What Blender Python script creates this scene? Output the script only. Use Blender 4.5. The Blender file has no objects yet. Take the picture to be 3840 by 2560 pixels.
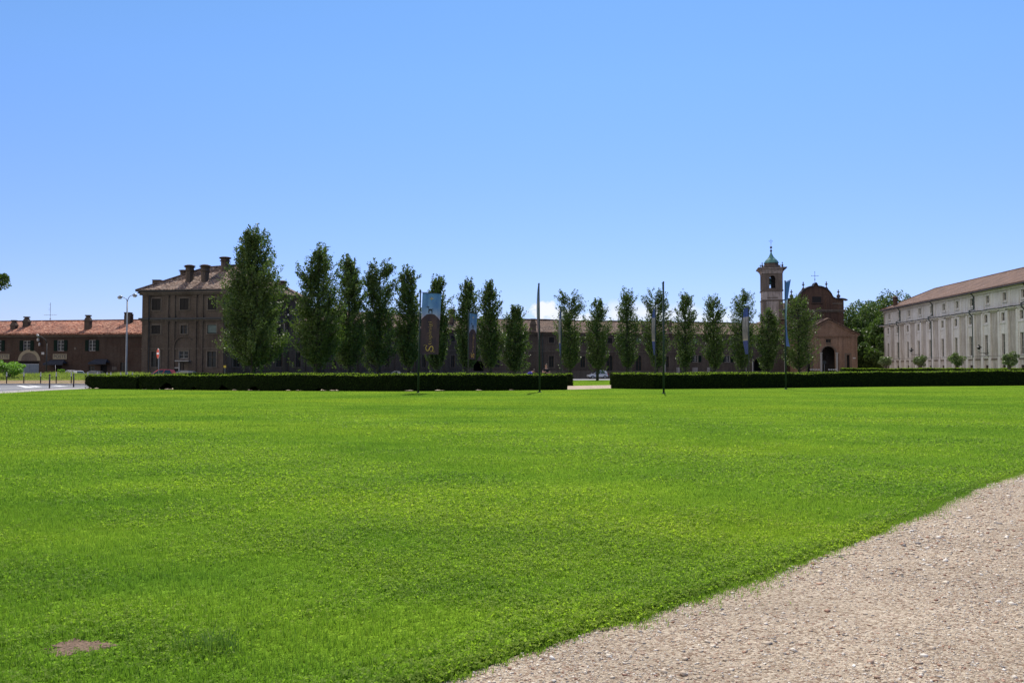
import bpy, bmesh, math, random
import numpy as np
from mathutils import Vector, Matrix
random.seed(7); RNG = np.random.default_rng(11)
S = bpy.context.scene; COL = S.collection
PI = math.pi
# ------------------------------------------------------------------ camera
FPX, CW, CH, EYE = 3100.0, 3840.0, 2560.0, 1.55
PITCH = math.atan(100.0 / FPX); CP, SP = math.cos(PITCH), math.sin(PITCH)
def ray(px, py):
    u = (px - CW / 2) / FPX; v = (CH / 2 - py) / FPX
    return u, CP - v * SP, SP + v * CP
def P(px, py, d):
    a, b, c = ray(px, py); return Vector((a / b * d, d, EYE + c / b * d))
def G(px, py, z=0.0):
    a, b, c = ray(px, py); t = (z - EYE) / c
    return Vector((a * t, b * t, z))
def X(px, d): return P(px, 1380, d).x
def Z(py, d, px=1920): return P(px, py, d).z
def gz(y):
    t = min(1, max(0, (y - 66) / 74.0)); return -0.35 * t * t * (3 - 2 * t)
cam = bpy.data.cameras.new('camera'); co = bpy.data.objects.new('camera', cam); COL.objects.link(co)
cam.sensor_width = 36; cam.lens = 36 * FPX / CW; cam.clip_start = 0.1; cam.clip_end = 6000
co.location = (0, 0, EYE); co.rotation_euler = (PI / 2 + PITCH, 0, 0); S.camera = co
S.render.resolution_x = 1024; S.render.resolution_y = 682
S.view_settings.view_transform = 'Standard'; S.view_settings.look = 'None'
S.view_settings.gamma = 1; S.view_settings.exposure = 0.5
S.cycles.max_bounces = 6; S.cycles.transparent_max_bounces = 6
# ------------------------------------------------------------------ tagging
def tag(o, label=None, cat=None, group=None, kind=None):
    if label: o['label'] = label
    if cat: o['category'] = cat
    if group: o['group'] = group
    if kind: o['kind'] = kind
    return o
WPOS = {}
def empty(name, loc=(0, 0, 0), label=None, cat=None, group=None):
    o = bpy.data.objects.new(name, None); COL.objects.link(o); o.location = loc
    WPOS[o] = Vector(loc); o.empty_display_size = 0.3
    return tag(o, label, cat, group)
# ------------------------------------------------------------------ mesh builder
class MB:
    def __init__(s): s.v = []; s.f = []; s.m = []; s.mi = 0; s.uv = None
    def add(s, vs, fs):
        n = len(s.v); s.v += [tuple(p) for p in vs]
        s.f += [tuple(i + n for i in f) for f in fs]; s.m += [s.mi] * len(fs)
    def poly(s, pts): s.add(pts, [tuple(range(len(pts)))])
    def box(s, x0, x1, y0, y1, z0, z1, F=None):
        c = [(x, y, z) for x in (x0, x1) for y in (y0, y1) for z in (z0, z1)]
        if F: c = [F(*p) for p in c]
        s.add(c, [(0, 1, 3, 2), (4, 6, 7, 5), (0, 4, 5, 1), (2, 3, 7, 6), (0, 2, 6, 4), (1, 5, 7, 3)])
    def tube(s, pts, rs, seg=8, cap=True):
        pts = [Vector(p) for p in pts]
        if not hasattr(rs, '__len__'): rs = [rs] * len(pts)
        rings = []; up = Vector((0, 0, 1)); n0 = len(s.v); V = []
        a = None
        for i, p in enumerate(pts):
            d = (pts[min(i + 1, len(pts) - 1)] - pts[max(i - 1, 0)]).normalized()
            if a is None:
                a = d.cross(up)
                if a.length < 1e-3: a = Vector((1, 0, 0))
            a = (a - d * a.dot(d)).normalized(); b = d.cross(a)
            for k in range(seg):
                t = 2 * PI * k / seg; V.append(p + (a * math.cos(t) + b * math.sin(t)) * rs[i])
        F = [(i * seg + k, i * seg + (k + 1) % seg, (i + 1) * seg + (k + 1) % seg, (i + 1) * seg + k) for i in range(len(pts) - 1) for k in range(seg)]
        if cap: F += [tuple(range(seg))[::-1], tuple((len(pts) - 1) * seg + k for k in range(seg))]
        s.add(V, F)
    def lathe(s, c, prof, seg=12, sq=False, rot=0.0):
        V = []; c = Vector(c)
        for r, z in prof:
            for k in range(seg):
                t = 2 * PI * (k + .5) / seg + rot
                rr = r / math.cos(PI / 4) if sq and seg == 4 else r
                V.append(c + Vector((rr * math.cos(t), rr * math.sin(t), z)))
        F = [(i * seg + k, i * seg + (k + 1) % seg, (i + 1) * seg + (k + 1) % seg, (i + 1) * seg + k) for i in range(len(prof) - 1) for k in range(seg)]
        F += [tuple(range(seg))[::-1], tuple((len(prof) - 1) * seg + k for k in range(seg))]
        s.add(V, F)
    def prism(s, pts, off):
        """pts: list of 3D points (a planar outline), off: thickness vector"""
        n = len(pts); off = Vector(off); V = [Vector(p) for p in pts]; V += [p + off for p in V]
        s.add(V, [tuple(range(n)), tuple(range(2 * n - 1, n - 1, -1))] + [(i, (i + 1) % n, n + (i + 1) % n, n + i) for i in range(n)])
    def mesh(s, name, mats, smooth=False, origin=None):
        me = bpy.data.meshes.new(name)
        v = s.v
        if origin is not None: v = [(a - origin[0], b - origin[1], c - origin[2]) for a, b, c in v]
        me.from_pydata(v, [], s.f)
        for m in (mats if isinstance(mats, (list, tuple)) else [mats]): me.materials.append(m)
        if any(s.m): me.polygons.foreach_set('material_index', s.m)
        if smooth: me.polygons.foreach_set('use_smooth', [True] * len(me.polygons))
        me.update(); return me
def obj(name, mb, mats, parent=None, smooth=False, world=True, auto=None):
    """link an MB (or mesh) as one object. world=True: vertices are world coordinates"""
    org = None
    if parent is not None and world: org = WPOS[parent]
    me = mb.mesh(name, mats, smooth, org) if isinstance(mb, MB) else mb
    o = bpy.data.objects.new(name, me); COL.objects.link(o)
    if parent is not None: o.parent = parent
    WPOS[o] = org if org is not None else Vector((0, 0, 0))
    return o
def top(name, mb, mats, label=None, cat=None, group=None, kind=None, smooth=False, base=None):
    """top-level single mesh with its origin at its own base"""
    if isinstance(mb, MB):
        if base is None:
            a = np.array(mb.v); base = ((a[:, 0].min() + a[:, 0].max()) / 2, (a[:, 1].min() + a[:, 1].max()) / 2, a[:, 2].min())
        me = mb.mesh(name, mats, smooth, base); o = bpy.data.objects.new(name, me); o.location = base
    else:
        o = bpy.data.objects.new(name, mb)
    COL.objects.link(o); WPOS[o] = Vector(o.location)
    return tag(o, label, cat, group, kind)
def copy_tree(o, parent=None):
    c = o.copy(); COL.objects.link(c); c.parent = parent
    for ch in [k for k in COL.objects if k.parent == o]: copy_tree(ch, c)
    return c
def npmesh(name, V, nper, mat):
    """V: (N, nper, 3) separate faces"""
    N = V.shape[0]; me = bpy.data.meshes.new(name)
    me.vertices.add(N * nper); me.vertices.foreach_set('co', V.reshape(-1).astype(np.float32))
    me.loops.add(N * nper); me.loops.foreach_set('vertex_index', np.arange(N * nper, dtype=np.int32))
    me.polygons.add(N); me.polygons.foreach_set('loop_start', np.arange(0, N * nper, nper, dtype=np.int32))
    me.materials.append(mat); me.update(calc_edges=True); return me
# ------------------------------------------------------------------ materials
def nodes(name):
    m = bpy.data.materials.new(name); m.use_nodes = True; nt = m.node_tree
    return m, nt, nt.nodes, nt.links, nt.nodes['Principled BSDF']
def ramp(nd, stops, interp='LINEAR'):
    r = nd.new('ShaderNodeValToRGB'); cr = r.color_ramp; cr.interpolation = interp
    while len(cr.elements) > 1: cr.elements.remove(cr.elements[-1])
    cr.elements[0].position = stops[0][0]; cr.elements[0].color = (*stops[0][1], 1)
    for p, c in stops[1:]:
        e = cr.elements.new(p); e.color = (*c, 1)
    return r
def noise(nd, lk, vec, scale, detail=4, rough=.55, sx=None):
    n = nd.new('ShaderNodeTexNoise'); n.inputs['Scale'].default_value = scale
    n.inputs['Detail'].default_value = detail; n.inputs['Roughness'].default_value = rough
    if sx:
        mp = nd.new('ShaderNodeMapping'); mp.inputs['Scale'].default_value = sx
        lk.new(vec, mp.inputs[0]); vec = mp.outputs[0]
    lk.new(vec, n.inputs['Vector']); return n
def mix(nd, lk, a, b, f, mode='MIX'):
    m = nd.new('ShaderNodeMix'); m.data_type = 'RGBA'; m.blend_type = mode
    for s, v in ((m.inputs[6], a), (m.inputs[7], b)):
        if isinstance(v, (tuple, list)): s.default_value = (*v[:3], 1)
        else: lk.new(v, s)
    if isinstance(f, (int, float)): m.inputs[0].default_value = f
    else: lk.new(f, m.inputs[0])
    return m.outputs[2]
def bump(nd, lk, pb, h, strength, dist):
    b = nd.new('ShaderNodeBump'); b.inputs['Strength'].default_value = strength; b.inputs['Distance'].default_value = dist
    lk.new(h, b.inputs['Height']); lk.new(b.outputs[0], pb.inputs['Normal']); return b
def pos(nd): return nd.new('ShaderNodeNewGeometry').outputs['Position']
def objc(nd): return nd.new('ShaderNodeTexCoord').outputs['Object']
def simple(name, c, rough=.7, metal=0, var=.25, scale=3.0, spec=.3, bmp=0.0):
    m, nt, nd, lk, pb = nodes(name)
    n = noise(nd, lk, objc(nd), scale, 5)
    r = ramp(nd, [(.3, tuple(x * (1 - var) for x in c)), (.7, tuple(min(1, x * (1 + var)) for x in c))])
    lk.new(n.outputs[0], r.inputs[0]); lk.new(r.outputs[0], pb.inputs['Base Color'])
    pb.inputs['Roughness'].default_value = rough; pb.inputs['Metallic'].default_value = metal
    pb.inputs['Specular IOR Level'].default_value = spec
    if bmp: bump(nd, lk, pb, n.outputs[0], .5, bmp)
    return m
def wallmat(name, c1, c2, stain, brick=True, stainamt=.5, scale=1.0):
    """old masonry: brick courses, broad patches of wear, vertical rain streaks"""
    m, nt, nd, lk, pb = nodes(name); g = nd.new('ShaderNodeNewGeometry'); v = g.outputs['Position']
    a = noise(nd, lk, v, .35 * scale, 6, .65); b = noise(nd, lk, v, 1.2, 5, .6, (2.2, 2.2, .25)); c = noise(nd, lk, v, 9, 4, .7)
    r1 = ramp(nd, [(.35, c1), (.65, c2)]); lk.new(a.outputs[0], r1.inputs[0])
    r2 = ramp(nd, [(.42, (0, 0, 0)), (.72, (1, 1, 1))]); lk.new(b.outputs[0], r2.inputs[0])
    mm = nd.new('ShaderNodeMath'); mm.operation = 'MULTIPLY'; mm.inputs[1].default_value = stainamt; lk.new(r2.outputs[0], mm.inputs[0])
    col = mix(nd, lk, r1.outputs[0], stain, mm.outputs[0])
    r3 = ramp(nd, [(.3, (.72, .72, .72)), (.7, (1.2, 1.2, 1.2))]); lk.new(c.outputs[0], r3.inputs[0])
    col = mix(nd, lk, col, r3.outputs[0], 1.0, 'MULTIPLY')
    if brick:
        # courses laid along the wall: x+y for the run, z for the height
        s = nd.new('ShaderNodeSeparateXYZ'); lk.new(v, s.inputs[0]); ad = nd.new('ShaderNodeMath'); lk.new(s.outputs[0], ad.inputs[0]); lk.new(s.outputs[1], ad.inputs[1])
        cb = nd.new('ShaderNodeCombineXYZ'); lk.new(ad.outputs[0], cb.inputs[0]); lk.new(s.outputs[2], cb.inputs[1])
        bt = nd.new('ShaderNodeTexBrick'); bt.inputs['Scale'].default_value = 1.0; bt.inputs['Brick Width'].default_value = .27
        bt.inputs['Row Height'].default_value = .08; bt.inputs['Mortar Size'].default_value = .008
        bt.inputs['Color1'].default_value = (.85, .8, .8, 1); bt.inputs['Color2'].default_value = (1.15, 1.1, 1.05, 1); bt.inputs['Mortar'].default_value = (1.1, 1.15, 1.2, 1)
        lk.new(cb.outputs[0], bt.inputs[0]); col = mix(nd, lk, col, bt.outputs[0], .8, 'MULTIPLY')
    lk.new(col, pb.inputs['Base Color']); pb.inputs['Roughness'].default_value = .92; pb.inputs['Specular IOR Level'].default_value = .15
    bump(nd, lk, pb, c.outputs[0], .6, .03)
    return m
def tilemat(name, cols, scale=3.2):
    """clay tiles, every one its own shade, laid in rows"""
    m, nt, nd, lk, pb = nodes(name); v = pos(nd)
    vo = nd.new('ShaderNodeTexVoronoi'); mp = nd.new('ShaderNodeMapping'); mp.inputs['Scale'].default_value = (1, 1, 1.9)
    lk.new(v, mp.inputs[0]); lk.new(mp.outputs[0], vo.inputs['Vector']); vo.inputs['Scale'].default_value = scale
    s = nd.new('ShaderNodeSeparateColor'); lk.new(vo.outputs['Color'], s.inputs[0])
    n = len(cols); r = ramp(nd, [(i / n, c) for i, c in enumerate(cols)]); lk.new(s.outputs[0], r.inputs[0])
    a = noise(nd, lk, v, .5, 5, .6); r2 = ramp(nd, [(.3, (.6, .58, .58)), (.7, (1.3, 1.25, 1.2))]); lk.new(a.outputs[0], r2.inputs[0])
    col = mix(nd, lk, r.outputs[0], r2.outputs[0], 1.0, 'MULTIPLY')
    lk.new(col, pb.inputs['Base Color']); pb.inputs['Roughness'].default_value = .85; pb.inputs['Specular IOR Level'].default_value = .2
    bump(nd, lk, pb, vo.outputs['Distance'], 1.0, .2)
    return m
def leafmat(name, c1, c2, transl=.35, rough=.5, tcol=None, scale=.8, spec=.35):
    m, nt, nd, lk, pb = nodes(name); g = nd.new('ShaderNodeNewGeometry')
    n = noise(nd, lk, g.outputs['Position'], scale, 3)
    ad = nd.new('ShaderNodeMath'); ad.operation = 'MULTIPLY_ADD'; lk.new(g.outputs['Random Per Island'], ad.inputs[0]); ad.inputs[1].default_value = .6
    s2 = nd.new('ShaderNodeMath'); s2.operation = 'MULTIPLY'; lk.new(n.outputs[0], s2.inputs[0]); s2.inputs[1].default_value = .5; lk.new(s2.outputs[0], ad.inputs[2])
    r = ramp(nd, [(.1, c1), (.9, c2)]); lk.new(ad.outputs[0], r.inputs[0])
    lk.new(r.outputs[0], pb.inputs['Base Color']); pb.inputs['Roughness'].default_value = rough; pb.inputs['Specular IOR Level'].default_value = spec
    tr = nd.new('ShaderNodeBsdfTranslucent')
    if tcol is None: lk.new(mix(nd, lk, r.outputs[0], (1.5, 1.8, .7), 1.0, 'MULTIPLY'), tr.inputs[0])
    else: lk.new(mix(nd, lk, r.outputs[0], tcol, 1.0, 'MULTIPLY'), tr.inputs[0])
    ms = nd.new('ShaderNodeMixShader'); ms.inputs[0].default_value = transl
    lk.new(pb.outputs[0], ms.inputs[1]); lk.new(tr.outputs[0], ms.inputs[2]); lk.new(ms.outputs[0], nd['Material Output'].inputs[0])
    return m
M = {}
M['brick'] = wallmat('old_brick', (.078, .059, .046), (.11, .087, .07), (.04, .03, .024))
M['brick_low'] = wallmat('red_brick', (.054, .033, .024), (.07, .052, .041), (.03, .019, .015))
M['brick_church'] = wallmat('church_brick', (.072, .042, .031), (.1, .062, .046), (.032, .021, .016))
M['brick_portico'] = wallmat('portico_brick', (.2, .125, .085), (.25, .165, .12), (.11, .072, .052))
M['trimstone'] = wallmat('worn_stone_trim', (.11, .088, .07), (.155, .125, .102), (.055, .043, .035), False)
M['plaster'] = wallmat('weathered_pale_plaster', (.35, .31, .28), (.47, .43, .4), (.21, .185, .165), False, .85)
M['plaster_pil'] = wallmat('pale_pilaster_plaster', (.52, .49, .47), (.62, .59, .57), (.34, .31, .29), False, .45)
M['plaster_top'] = wallmat('top_storey_plaster', (.48, .46, .44), (.58, .56, .54), (.3, .26, .215), False, .4)
M['tower'] = wallmat('tower_plaster', (.11, .088, .074), (.16, .13, .11), (.065, .052, .044), False, .6)
M['tower_low'] = wallmat('tower_shaft_plaster', (.26, .22, .2), (.4, .35, .33), (.12, .1, .088), False, .8)
M['tile_red'] = tilemat('red_clay_tiles', [(.26, .1, .058), (.38, .17, .11), (.46, .26, .18), (.17, .06, .04), (.3, .14, .095)])
M['tile_brown'] = tilemat('brown_clay_tiles', [(.105, .064, .047), (.155, .1, .075), (.05, .032, .025), (.22, .16, .125), (.11, .068, .05)])
M['tile_palace'] = tilemat('weathered_palace_tiles', [(.19, .13, .1), (.26, .19, .15), (.1, .066, .052), (.35, .28, .23), (.2, .14, .11)])
M['tile_right'] = tilemat('plain_brown_tiles', [(.12, .068, .05), (.15, .09, .066), (.135, .078, .058), (.175, .11, .083)], 4.5)
M['stone_white'] = simple('white_stone', (.3, .28, .26), .8, var=.15)
M['glass'] = simple('dark_window_glass', (.01, .012, .013), .3, var=.3, spec=.3)
M['frame_white'] = simple('white_window_paint', (.42, .4, .38), .6, var=.1)
M['shutter_dark'] = simple('dark_brown_shutter', (.013, .01, .009), .75, var=.3)
M['shutter_green'] = simple('dark_green_shutter', (.005, .014, .01), .8, var=.3, spec=.1)
M['shutter_grey'] = simple('grey_blind', (.1, .13, .12), .7, var=.2)
M['black'] = simple('dark_interior', (.012, .01, .009), .95, var=.2)
M['wood'] = simple('old_wood', (.09, .065, .045), .8, var=.3)
M['copper'] = simple('green_copper', (.085, .2, .175), .5, var=.2, scale=1.2)
M['iron'] = simple('dark_iron', (.02, .022, .025), .6, var=.2)
M['finial'] = simple('dark_stone_finial', (.06, .05, .05), .8)
M['pole'] = simple('green_pole_paint', (.008, .022, .016), .5, var=.2)
M['galv'] = simple('galvanised_steel', (.2, .21, .22), .45, .6, var=.1)
M['lamp_glass'] = simple('lamp_diffuser', (.6, .62, .65), .3, var=.05)
M['garage'] = simple('blue_grey_garage_paint', (.13, .16, .19), .6, var=.12)
M['cream'] = simple('cream_sign_board', (.24, .2, .13), .7, var=.1)
M['letter'] = simple('dark_letter_paint', (.07, .065, .06), .7, var=.1)
M['awning'] = simple('dark_blue_awning', (.02, .025, .04), .8, var=.2)
M['red'] = simple('red_sign_face', (.62, .07, .02), .5, var=.06)
M['white'] = simple('white_sign_face', (.8, .8, .8), .5, var=.04)
M['yellow'] = simple('yellow_sign_face', (.6, .42, .05), .5, var=.05)
M['rust'] = simple('brown_post_paint', (.05, .035, .045), .6)
M['lead'] = simple('grey_lead_flashing', (.03, .03, .032), .5, var=.3)
M['pipe'] = simple('dark_green_downpipe', (.035, .05, .045), .5)
M['gold'] = simple('gold_print', (.5, .33, .07), .6, var=.1)
M['bark'] = simple('grey_bark', (.1, .09, .075), .9, var=.35, bmp=.02)
# ================================================================== ground and its sheets
def patchy(nd, lk, pb, col, v, extra=None):
    p1 = noise(nd, lk, v, .11, 4, .55, (.7, 1.6, 1)); p2 = noise(nd, lk, v, .5, 5, .6, (.6, 1.5, 1))
    ra = ramp(nd, [(.36, (.78, .86, .9)), (.5, (1, 1, 1)), (.66, (1.22, 1.1, 1.0))]); rb = ramp(nd, [(.32, (.78, .84, .9)), (.68, (1.2, 1.12, 1.05))]); lk.new(p1.outputs[0], ra.inputs[0]); lk.new(p2.outputs[0], rb.inputs[0])
    c2 = mix(nd, lk, mix(nd, lk, col, ra.outputs[0], 1.0, 'MULTIPLY'), rb.outputs[0], 1.0, 'MULTIPLY'); lk.new(c2, pb.inputs['Base Color'])
    if extra: lk.new(mix(nd, lk, c2, (1.5, 1.8, .7), 1.0, 'MULTIPLY'), extra.inputs[0])
    return c2
def grassmat(name, c1, c2, c3, fine=16):
    m, nt, nd, lk, pb = nodes(name); v = pos(nd)
    a = noise(nd, lk, v, .16, 5, .6); b = noise(nd, lk, v, 1.1, 5, .65); c = noise(nd, lk, v, fine, 4, .7)
    r = ramp(nd, [(.3, c1), (.52, c2), (.72, c3)]); ml = nd.new('ShaderNodeMath'); ml.operation = 'MULTIPLY_ADD'
    lk.new(b.outputs[0], ml.inputs[0]); ml.inputs[1].default_value = .45; s = nd.new('ShaderNodeMath'); s.operation = 'MULTIPLY'; lk.new(a.outputs[0], s.inputs[0]); s.inputs[1].default_value = .55
    lk.new(s.outputs[0], ml.inputs[2]); lk.new(ml.outputs[0], r.inputs[0])
    r2 = ramp(nd, [(.32, (.3, .35, .3)), (.66, (1.6, 1.55, 1.6))]); lk.new(c.outputs[0], r2.inputs[0])
    d_ = noise(nd, lk, v, fine * 5, 3, .7); r4 = ramp(nd, [(.38, (.3, .3, .3)), (.6, (1.6, 1.6, 1.6))]); lk.new(d_.outputs[0], r4.inputs[0])
    col = mix(nd, lk, mix(nd, lk, r.outputs[0], r2.outputs[0], .85, 'MULTIPLY'), r4.outputs[0], 1.0, 'MULTIPLY')
    pb.inputs['Roughness'].default_value = 1; pb.inputs['Specular IOR Level'].default_value = .0
    patchy(nd, lk, pb, col, v); bump(nd, lk, pb, c.outputs[0], .7, .03); return m
M['lawn'] = grassmat('lawn_turf', (.076, .146, .012), (.108, .192, .017), (.142, .23, .024))
M['rough_grass'] = grassmat('rough_grass', (.09, .12, .03), (.13, .17, .04), (.19, .2, .07), 12)
M['dry'] = grassmat('dry_earth', (.2, .15, .1), (.26, .2, .13), (.2, .19, .08), 12)
def gravelmat():
    m, nt, nd, lk, pb = nodes('gravel'); v = pos(nd)
    vo = nd.new('ShaderNodeTexVoronoi'); vo.inputs['Scale'].default_value = 55; lk.new(v, vo.inputs['Vector'])
    s = nd.new('ShaderNodeSeparateColor'); lk.new(vo.outputs['Color'], s.inputs[0])
    r = ramp(nd, [(0, (.19, .125, .08)), (.25, (.34, .268, .19)), (.55, (.44, .36, .265)), (.8, (.53, .45, .345)), (1, (.27, .18, .13))]); lk.new(s.outputs[0], r.inputs[0])
    a = noise(nd, lk, v, .9, 5, .6); r2 = ramp(nd, [(.3, (.78, .76, .74)), (.7, (1.18, 1.18, 1.18))]); lk.new(a.outputs[0], r2.inputs[0])
    lk.new(mix(nd, lk, r.outputs[0], r2.outputs[0], 1.0, 'MULTIPLY'), pb.inputs['Base Color']); pb.inputs['Roughness'].default_value = .9; pb.inputs['Specular IOR Level'].default_value = .2
    b = noise(nd, lk, v, 120, 3); ad = nd.new('ShaderNodeMath'); ad.operation = 'MULTIPLY_ADD'; lk.new(vo.outputs['Distance'], ad.inputs[0]); ad.inputs[1].default_value = -1; lk.new(b.outputs[0], ad.inputs[2])
    bump(nd, lk, pb, ad.outputs[0], 1, .012); return m
M['gravel'] = gravelmat()
M['asphalt'] = simple('worn_asphalt', (.17, .17, .18), .85, var=.12, scale=.6)
M['paving'] = simple('pale_pavement', (.33, .3, .29), .9, var=.12, scale=.8)
M['kerb'] = simple('kerb_stone', (.4, .37, .35), .85, var=.15)
M['paint'] = simple('road_paint', (.6, .6, .6), .8, var=.1)
def strip_sheet(name, xs, ys, zf, mat, kind='structure', jitter=None):
    mb = MB(); V = []; nx = len(xs)
    for y in ys:
        for x in xs: V.append((x, y, zf(x, y)))
    mb.add(V, [(j * nx + i, j * nx + i + 1, (j + 1) * nx + i + 1, (j + 1) * nx + i) for j in range(len(ys) - 1) for i in range(nx - 1)])
    return top(name, mb, mat, kind=kind, base=(0, 0, 0))
strip_sheet('ground', [-1500, -300, -100, 0, 100, 300, 1500], [-200, 0, 40, 66] + list(range(72, 142, 6)) + [200, 400, 2500], lambda x, y: gz(y) - .03, M['dry'])
def flat(name, pts, z, mat, kind='structure', label=None):
    mb = MB(); mb.poly([(p[0], p[1], z) for p in pts]); return top(name, mb, mat, kind=kind, base=(0, 0, 0))
# lawn edge against the near gravel (measured in the photograph, on the ground)
EDGE = [(-34, .6), (-12, 1.0), (-6, 1.5), (-3, 2.3), (-1.5, 3.15)] + [tuple(G(px, py)[:2]) for px, py in
        ((1652, 2552), (1786, 2512), (1900, 2472), (2017, 2440), (2121, 2402), (2270, 2352), (2418, 2309), (2530, 2272), (2784, 2189), (2969, 2120), (3117, 2067), (3246, 2016), (3384, 1952), (3540, 1878), (3707, 1811), (3836, 1766))]
EDGE += [(10.6, 15.2), (14.5, 18.5), (20, 22), (30, 26.5), (46, 31), (70, 34)]
def edge_y(x):
    for (a, b), (c, d) in zip(EDGE, EDGE[1:]):
        if a <= x <= c: return b + (d - b) * (x - a) / (c - a)
    return 35.0
EX = np.array([e[0] for e in EDGE]); EY = np.array([e[1] for e in EDGE])
def wob(x):
    return .02 * np.sin(x * 5.3) + .015 * np.sin(x * 11.7 + 2) + .012 * np.sin(x * 29) + .008 * np.sin(x * 63 + 1)
HL = [G(318, 1457), G(660, 1461), G(1000, 1465), G(1500, 1466.5), G(1850, 1464), G(2127, 1461)]
HR = [G(2292, 1456), G(2450, 1458.5), G(2800, 1456), G(3050, 1452.5), G(3240, 1450), G(3840, 1445), Vector((58, 79.5, 0))]
HX = np.array([p.x for p in HL + HR]); HY = np.array([p.y for p in HL + HR])
LWX = [G(0, 1475), G(110, 1468), G(220, 1461.5), G(300, 1458.5), G(330, 1457.5)]
near = [(x, float(np.interp(x, EX, EY) + wob(x))) for x in np.concatenate([np.linspace(-34, -3, 30), np.linspace(-2.9, 14, 420), np.linspace(14.3, 70, 120)])]
far = [(x, float(np.interp(x, HX, HY)) + .25) for x in np.linspace(HX[0], 58, 60)][::-1]
lawn_poly = near + [(70, 80)] + far + [(p.x, p.y) for p in LWX][::-1] + [(-34, 46), (-35.5, 30), (-36, 10)]
flat('lawn', lawn_poly, .005, M['lawn'])
flat('gravel_path', [(-60, -40), (75, -40), (75, 40), (-2, 12), (-37, 4), (-60, 2)], 0, M['gravel'])
# gravel walk behind the front hedge
back = [(-30.5, 71), (-20, 72.5), (5.4, 72.6), (9.5, 76), (30, 80.5), (46, 85), (60, 92)]
flat('rear_path', [(x, float(np.interp(x, HX, HY)) - .02) for x in np.linspace(HX[0], 58, 60)] + [(62, 92)] + back[::-1] + [(-33.5, 66)], .004, M['gravel'])
BX = [b[0] for b in back]; BY = [b[1] for b in back]
mb = MB(); V = []; xs = np.linspace(-30, 66, 60); rows = 14
for j in range(rows):
    for x in xs:
        y0 = float(np.interp(x, BX, BY)); y1 = float(np.interp(x, [-30, -20, 0, 12, 40, 66], [86, 98, 119, 128.5, 131, 128]))
        y = y0 + (y1 - y0) * j / (rows - 1); V.append((x, y, gz(y) + .012))
mb.add(V, [(j * 60 + i, j * 60 + i + 1, (j + 1) * 60 + i + 1, (j + 1) * 60 + i) for j in range(rows - 1) for i in range(59)])
top('rear_lawn', mb, M['lawn'], kind='structure', base=(0, 0, 0))
ys = [86, 95, 104, 112, 120, 128, 136, 141, 152, 170]
strip_sheet('rear_road', [-60, -20, 20, 62], ys, lambda x, y: gz(y) - .012, M['asphalt'])
# road on the left
flat('road', [(-90, 30), (-36, 30), (-34.6, 46)] + [(p.x - .2, p.y) for p in LWX] + [(-31.5, 64), (-28.5, 79), (-60, 79), (-90, 79)], -.01, M['asphalt'])
sw = [(p.x, p.y) for p in LWX]
flat('pavement', [(-38.5, 44), (-34.6, 44)] + [(a - .15, b) for a, b in sw] + [tuple(G(x, y)[:2]) for x, y in ((325, 1453.5), (230, 1455.5), (110, 1461), (0, 1467))], 0.0, M['paving'])
mb = MB()
for quad in (((60, 1444.3), (75, 1444.3), (136, 1452), (98, 1454)), ((105, 1444.3), (112, 1444.3), (160, 1449), (136, 1451)), ((190, 1445), (215, 1444.6), (258, 1447.4), (222, 1448.3)),
             ((0, 1457.4), (0, 1455.6), (7, 1457)), ((6, 1457.2), (6, 1456.6), (230, 1449.4), (230, 1449.9))):
    mb.poly([G(x, y, -.006) for x, y in quad])
top('road_marking', mb, M['paint'], kind='structure', base=(0, 0, 0))
mb = MB(); k0 = [G(-500, 1442.6), G(0, 1442.6), G(160, 1442.4), G(330, 1442.8), G(520, 1443.5)]
for a, b in zip(k0, k0[1:]): mb.prism([a, b, b + Vector((0, .3, 0)), a + Vector((0, .3, 0))], (0, 0, .13))
top('kerb', mb, M['kerb'], kind='structure', base=(0, 0, 0))
KX = [p.x for p in k0]; KY = [p.y + .3 for p in k0]
def berm_z(x, y):
    y0 = float(np.interp(x, KX, KY)); t = y - y0
    h = float(np.interp(t, [0, 6, 13, 18, 24], [.11, .33, .82, .75, -.15]))
    side = min(1, max(.0, (-27.5 - x) / 9.0)); n = .1 * math.sin(x * .9 + y * .3) + .07 * math.sin(x * 2.3 + 1)
    return h * (.25 + .75 * side) + (n * .6 if t > 7 and t < 20 else 0)
bx = list(np.linspace(-100, -27, 74))
def berm(name, t0, t1, n, mat):
    mb = MB(); V = []
    for j in range(n):
        for x in bx:
            y = float(np.interp(x, KX, KY)) + t0 + (t1 - t0) * j / (n - 1); V.append((x, y, berm_z(x, y)))
    w = len(bx); mb.add(V, [(j * w + i, j * w + i + 1, (j + 1) * w + i + 1, (j + 1) * w + i) for j in range(n - 1) for i in range(w - 1)])
    return top(name, mb, mat, kind='structure', smooth=True, base=(0, 0, 0))
berm('verge', 0, 6, 4, M['dry']); berm('bank', 6, 24, 18, M['rough_grass'])
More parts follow.
